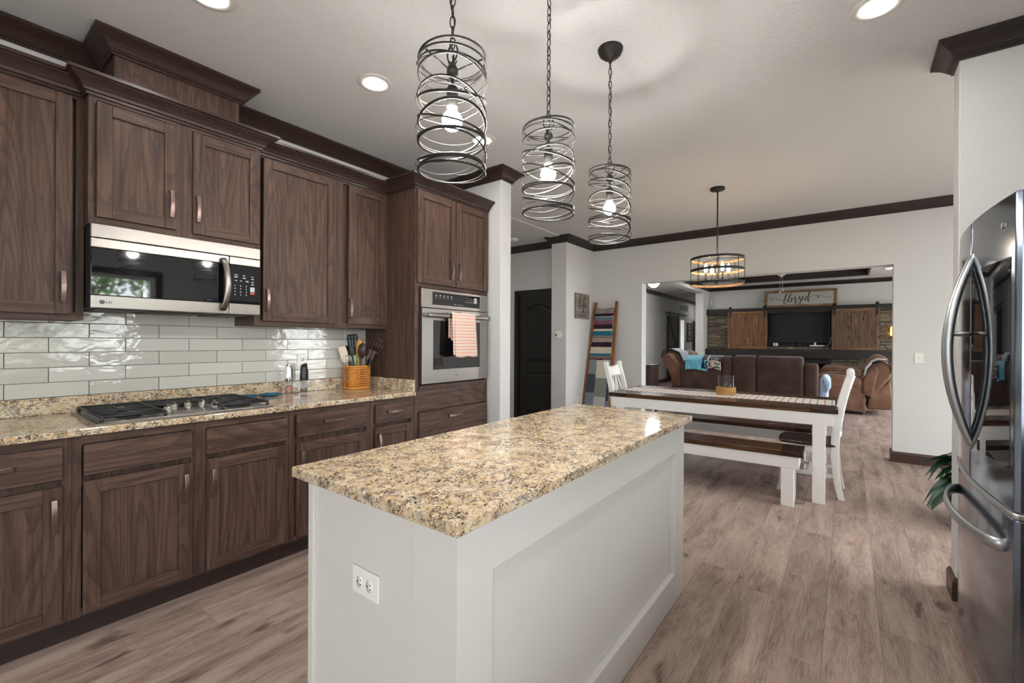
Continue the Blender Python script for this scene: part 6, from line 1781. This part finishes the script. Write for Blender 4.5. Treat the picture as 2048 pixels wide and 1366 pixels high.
MB().box(-4.70, -4.692, 14.4, 16.75, 2.22, 2.265).build('track', M['blackmatte'], pr_)
for y in (14.5, 15.3, 16.0, 16.7): MB().tube([(-4.749, y, 2.24), (-4.70, y, 2.24)], 0.014, 8).build('standoff', M['blackmatte'], pr_)
vt = thing('wall_vent', 'grey louvred return-air grille high on the passage wall', 'vent', (-4.749, 16.5, 2.51))
m = MB(); m.box(-4.749, -4.735, 16.03, 16.97, 2.41, 2.61); m.build('grille_frame', M['print'], vt)
for k in range(7): MB().box(-4.736, -4.730, 16.06, 16.94, 2.43 + 0.024 * k, 2.442 + 0.024 * k).build('louver', M['iron'], vt)
pc = thing('dark_plaque', 'tall dark wooden plaque with pale shapes on the passage wall', 'wall art', (-4.749, 17.17, 1.65))
MB().box(-4.749, -4.725, 16.86, 17.48, 1.30, 2.0).build('board', M['darkwood'], pc, bevel=0.003)
m = MB()
for k in range(5):
    z = 1.37 + 0.125 * k
    m.box(-4.725, -4.7235, 17.05, 17.09, z, z + 0.085); m.box(-4.725, -4.7235, 17.09, 17.26, z + (0.06 if k % 2 else 0.0), z + (0.085 if k % 2 else 0.025)); m.box(-4.725, -4.7235, 17.22, 17.26, z, z + 0.085)
m.build('pale_shapes', M['cream'], pc)
outlet('passage_switch', 'white switch plate beside the dark barn door in the passage', 'light switch', wallM((-4.7495, 14.42, 1.50), '+x'), toggle=True)
cv = thing('ceiling_vent', 'pale slotted vent in the passage ceiling', 'vent', (-4.0, 14.3, CZ))
MB().box(-0.15, 0.15, -0.3, 0.3, -0.012, 0).build('vent_frame', M['print'], cv, local=True)
for k in range(6): MB().box(-0.12 + 0.042 * k, -0.10 + 0.042 * k, -0.27, 0.27, -0.016, -0.012).build('slat', M['white'], cv, local=True)
sc2 = thing('side_cabinet', 'dark wooden cabinet just inside the wide opening at the passage', 'cabinet', (-3.1, 8.05, 0))
MB().box(-3.42, -2.83, 7.85, 8.28, 0.06, 0.855).build('cabinet_body', M['darkwood'], sc2, bevel=0.004)
MB().box(-3.45, -2.80, 7.82, 8.30, 0.8555, 0.885).build('top_board', M['darkwood'], sc2, bevel=0.004)
MB().box(-3.40, -2.85, 7.87, 8.26, 0, 0.06).build('plinth', M['darkwood'], sc2)
for (a, b) in ((-3.40, -3.13), (-3.12, -2.85)): MB().box(a, b, 7.835, 7.8495, 0.10, 0.82).build('door', M['darkwood'], sc2, bevel=0.003)
# ------------------------------------------------------------------ outside the windows
gr = MB().box(-30, 40, -40, 45, -0.5, -0.45)
st('ground_outside', gr, M['bounce_ground'])
def make_tree(label, loc, s, seed):
    t_ = thing('garden_tree', label, 'tree', loc, 0, 'trees outside the windows')
    r_ = random.Random(seed)
    tr = MB(); tr.tube(cr([(0, 0, -0.45), (0.05, 0.02, 1.2 * s), (0, 0.1, 2.6 * s), (0.05, 0.1, 3.8 * s)], 4), [0.16 * s - 0.009 * s * k for k in range(13)], 8)
    for k in range(9):
        a = r_.uniform(0, 2 * PI); h = r_.uniform(1.0, 3.2) * s; L = r_.uniform(0.8, 1.6) * s
        tr.tube([(0, 0.05, h), (L * 0.5 * math.cos(a), L * 0.5 * math.sin(a), h + 0.3 * s), (L * math.cos(a), L * math.sin(a), h + 0.5 * s)], [0.05 * s, 0.035 * s, 0.015 * s], 6)
    tr.build('trunk', M['bark'], t_, local=True)
    lv = MB()
    for k in range(2200):
        a = r_.uniform(0, 2 * PI); u = r_.uniform(-1, 1); q = r_.random() ** 0.5
        c = Vector((1.7 * s * q * math.sqrt(1 - u * u) * math.cos(a), 1.7 * s * q * math.sqrt(1 - u * u) * math.sin(a), 2.6 * s + 2.1 * s * q * u))
        n1 = Vector((r_.gauss(0, 1), r_.gauss(0, 1), r_.gauss(0, 1))).normalized(); n2 = n1.orthogonal().normalized(); z_ = r_.uniform(0.05, 0.12) * s
        lv.add([c + n1 * z_, c + n2 * z_ * 0.6, c - n1 * z_, c - n2 * z_ * 0.6], [(0, 1, 2, 3)], 0, False)
    lv.build('foliage', M['leaf2'], t_, local=True)
    return t_
t_ = make_tree('leafy tree outside the kitchen window', (7.5, 1.5, 0), 1.0, 1)
dup(t_, (9.5, -3.4, 0), R(70), 'second leafy tree outside the kitchen window')
dup(t_, (9.5, 5.4, 0), R(150), 'leafy tree outside the dining room window')
dup(t_, (8.5, 9.8, 0), R(200), 'leafy tree outside the living room window')
dup(t_, (-1.0, -9.0, 0), R(260), 'leafy tree outside the window behind the camera')
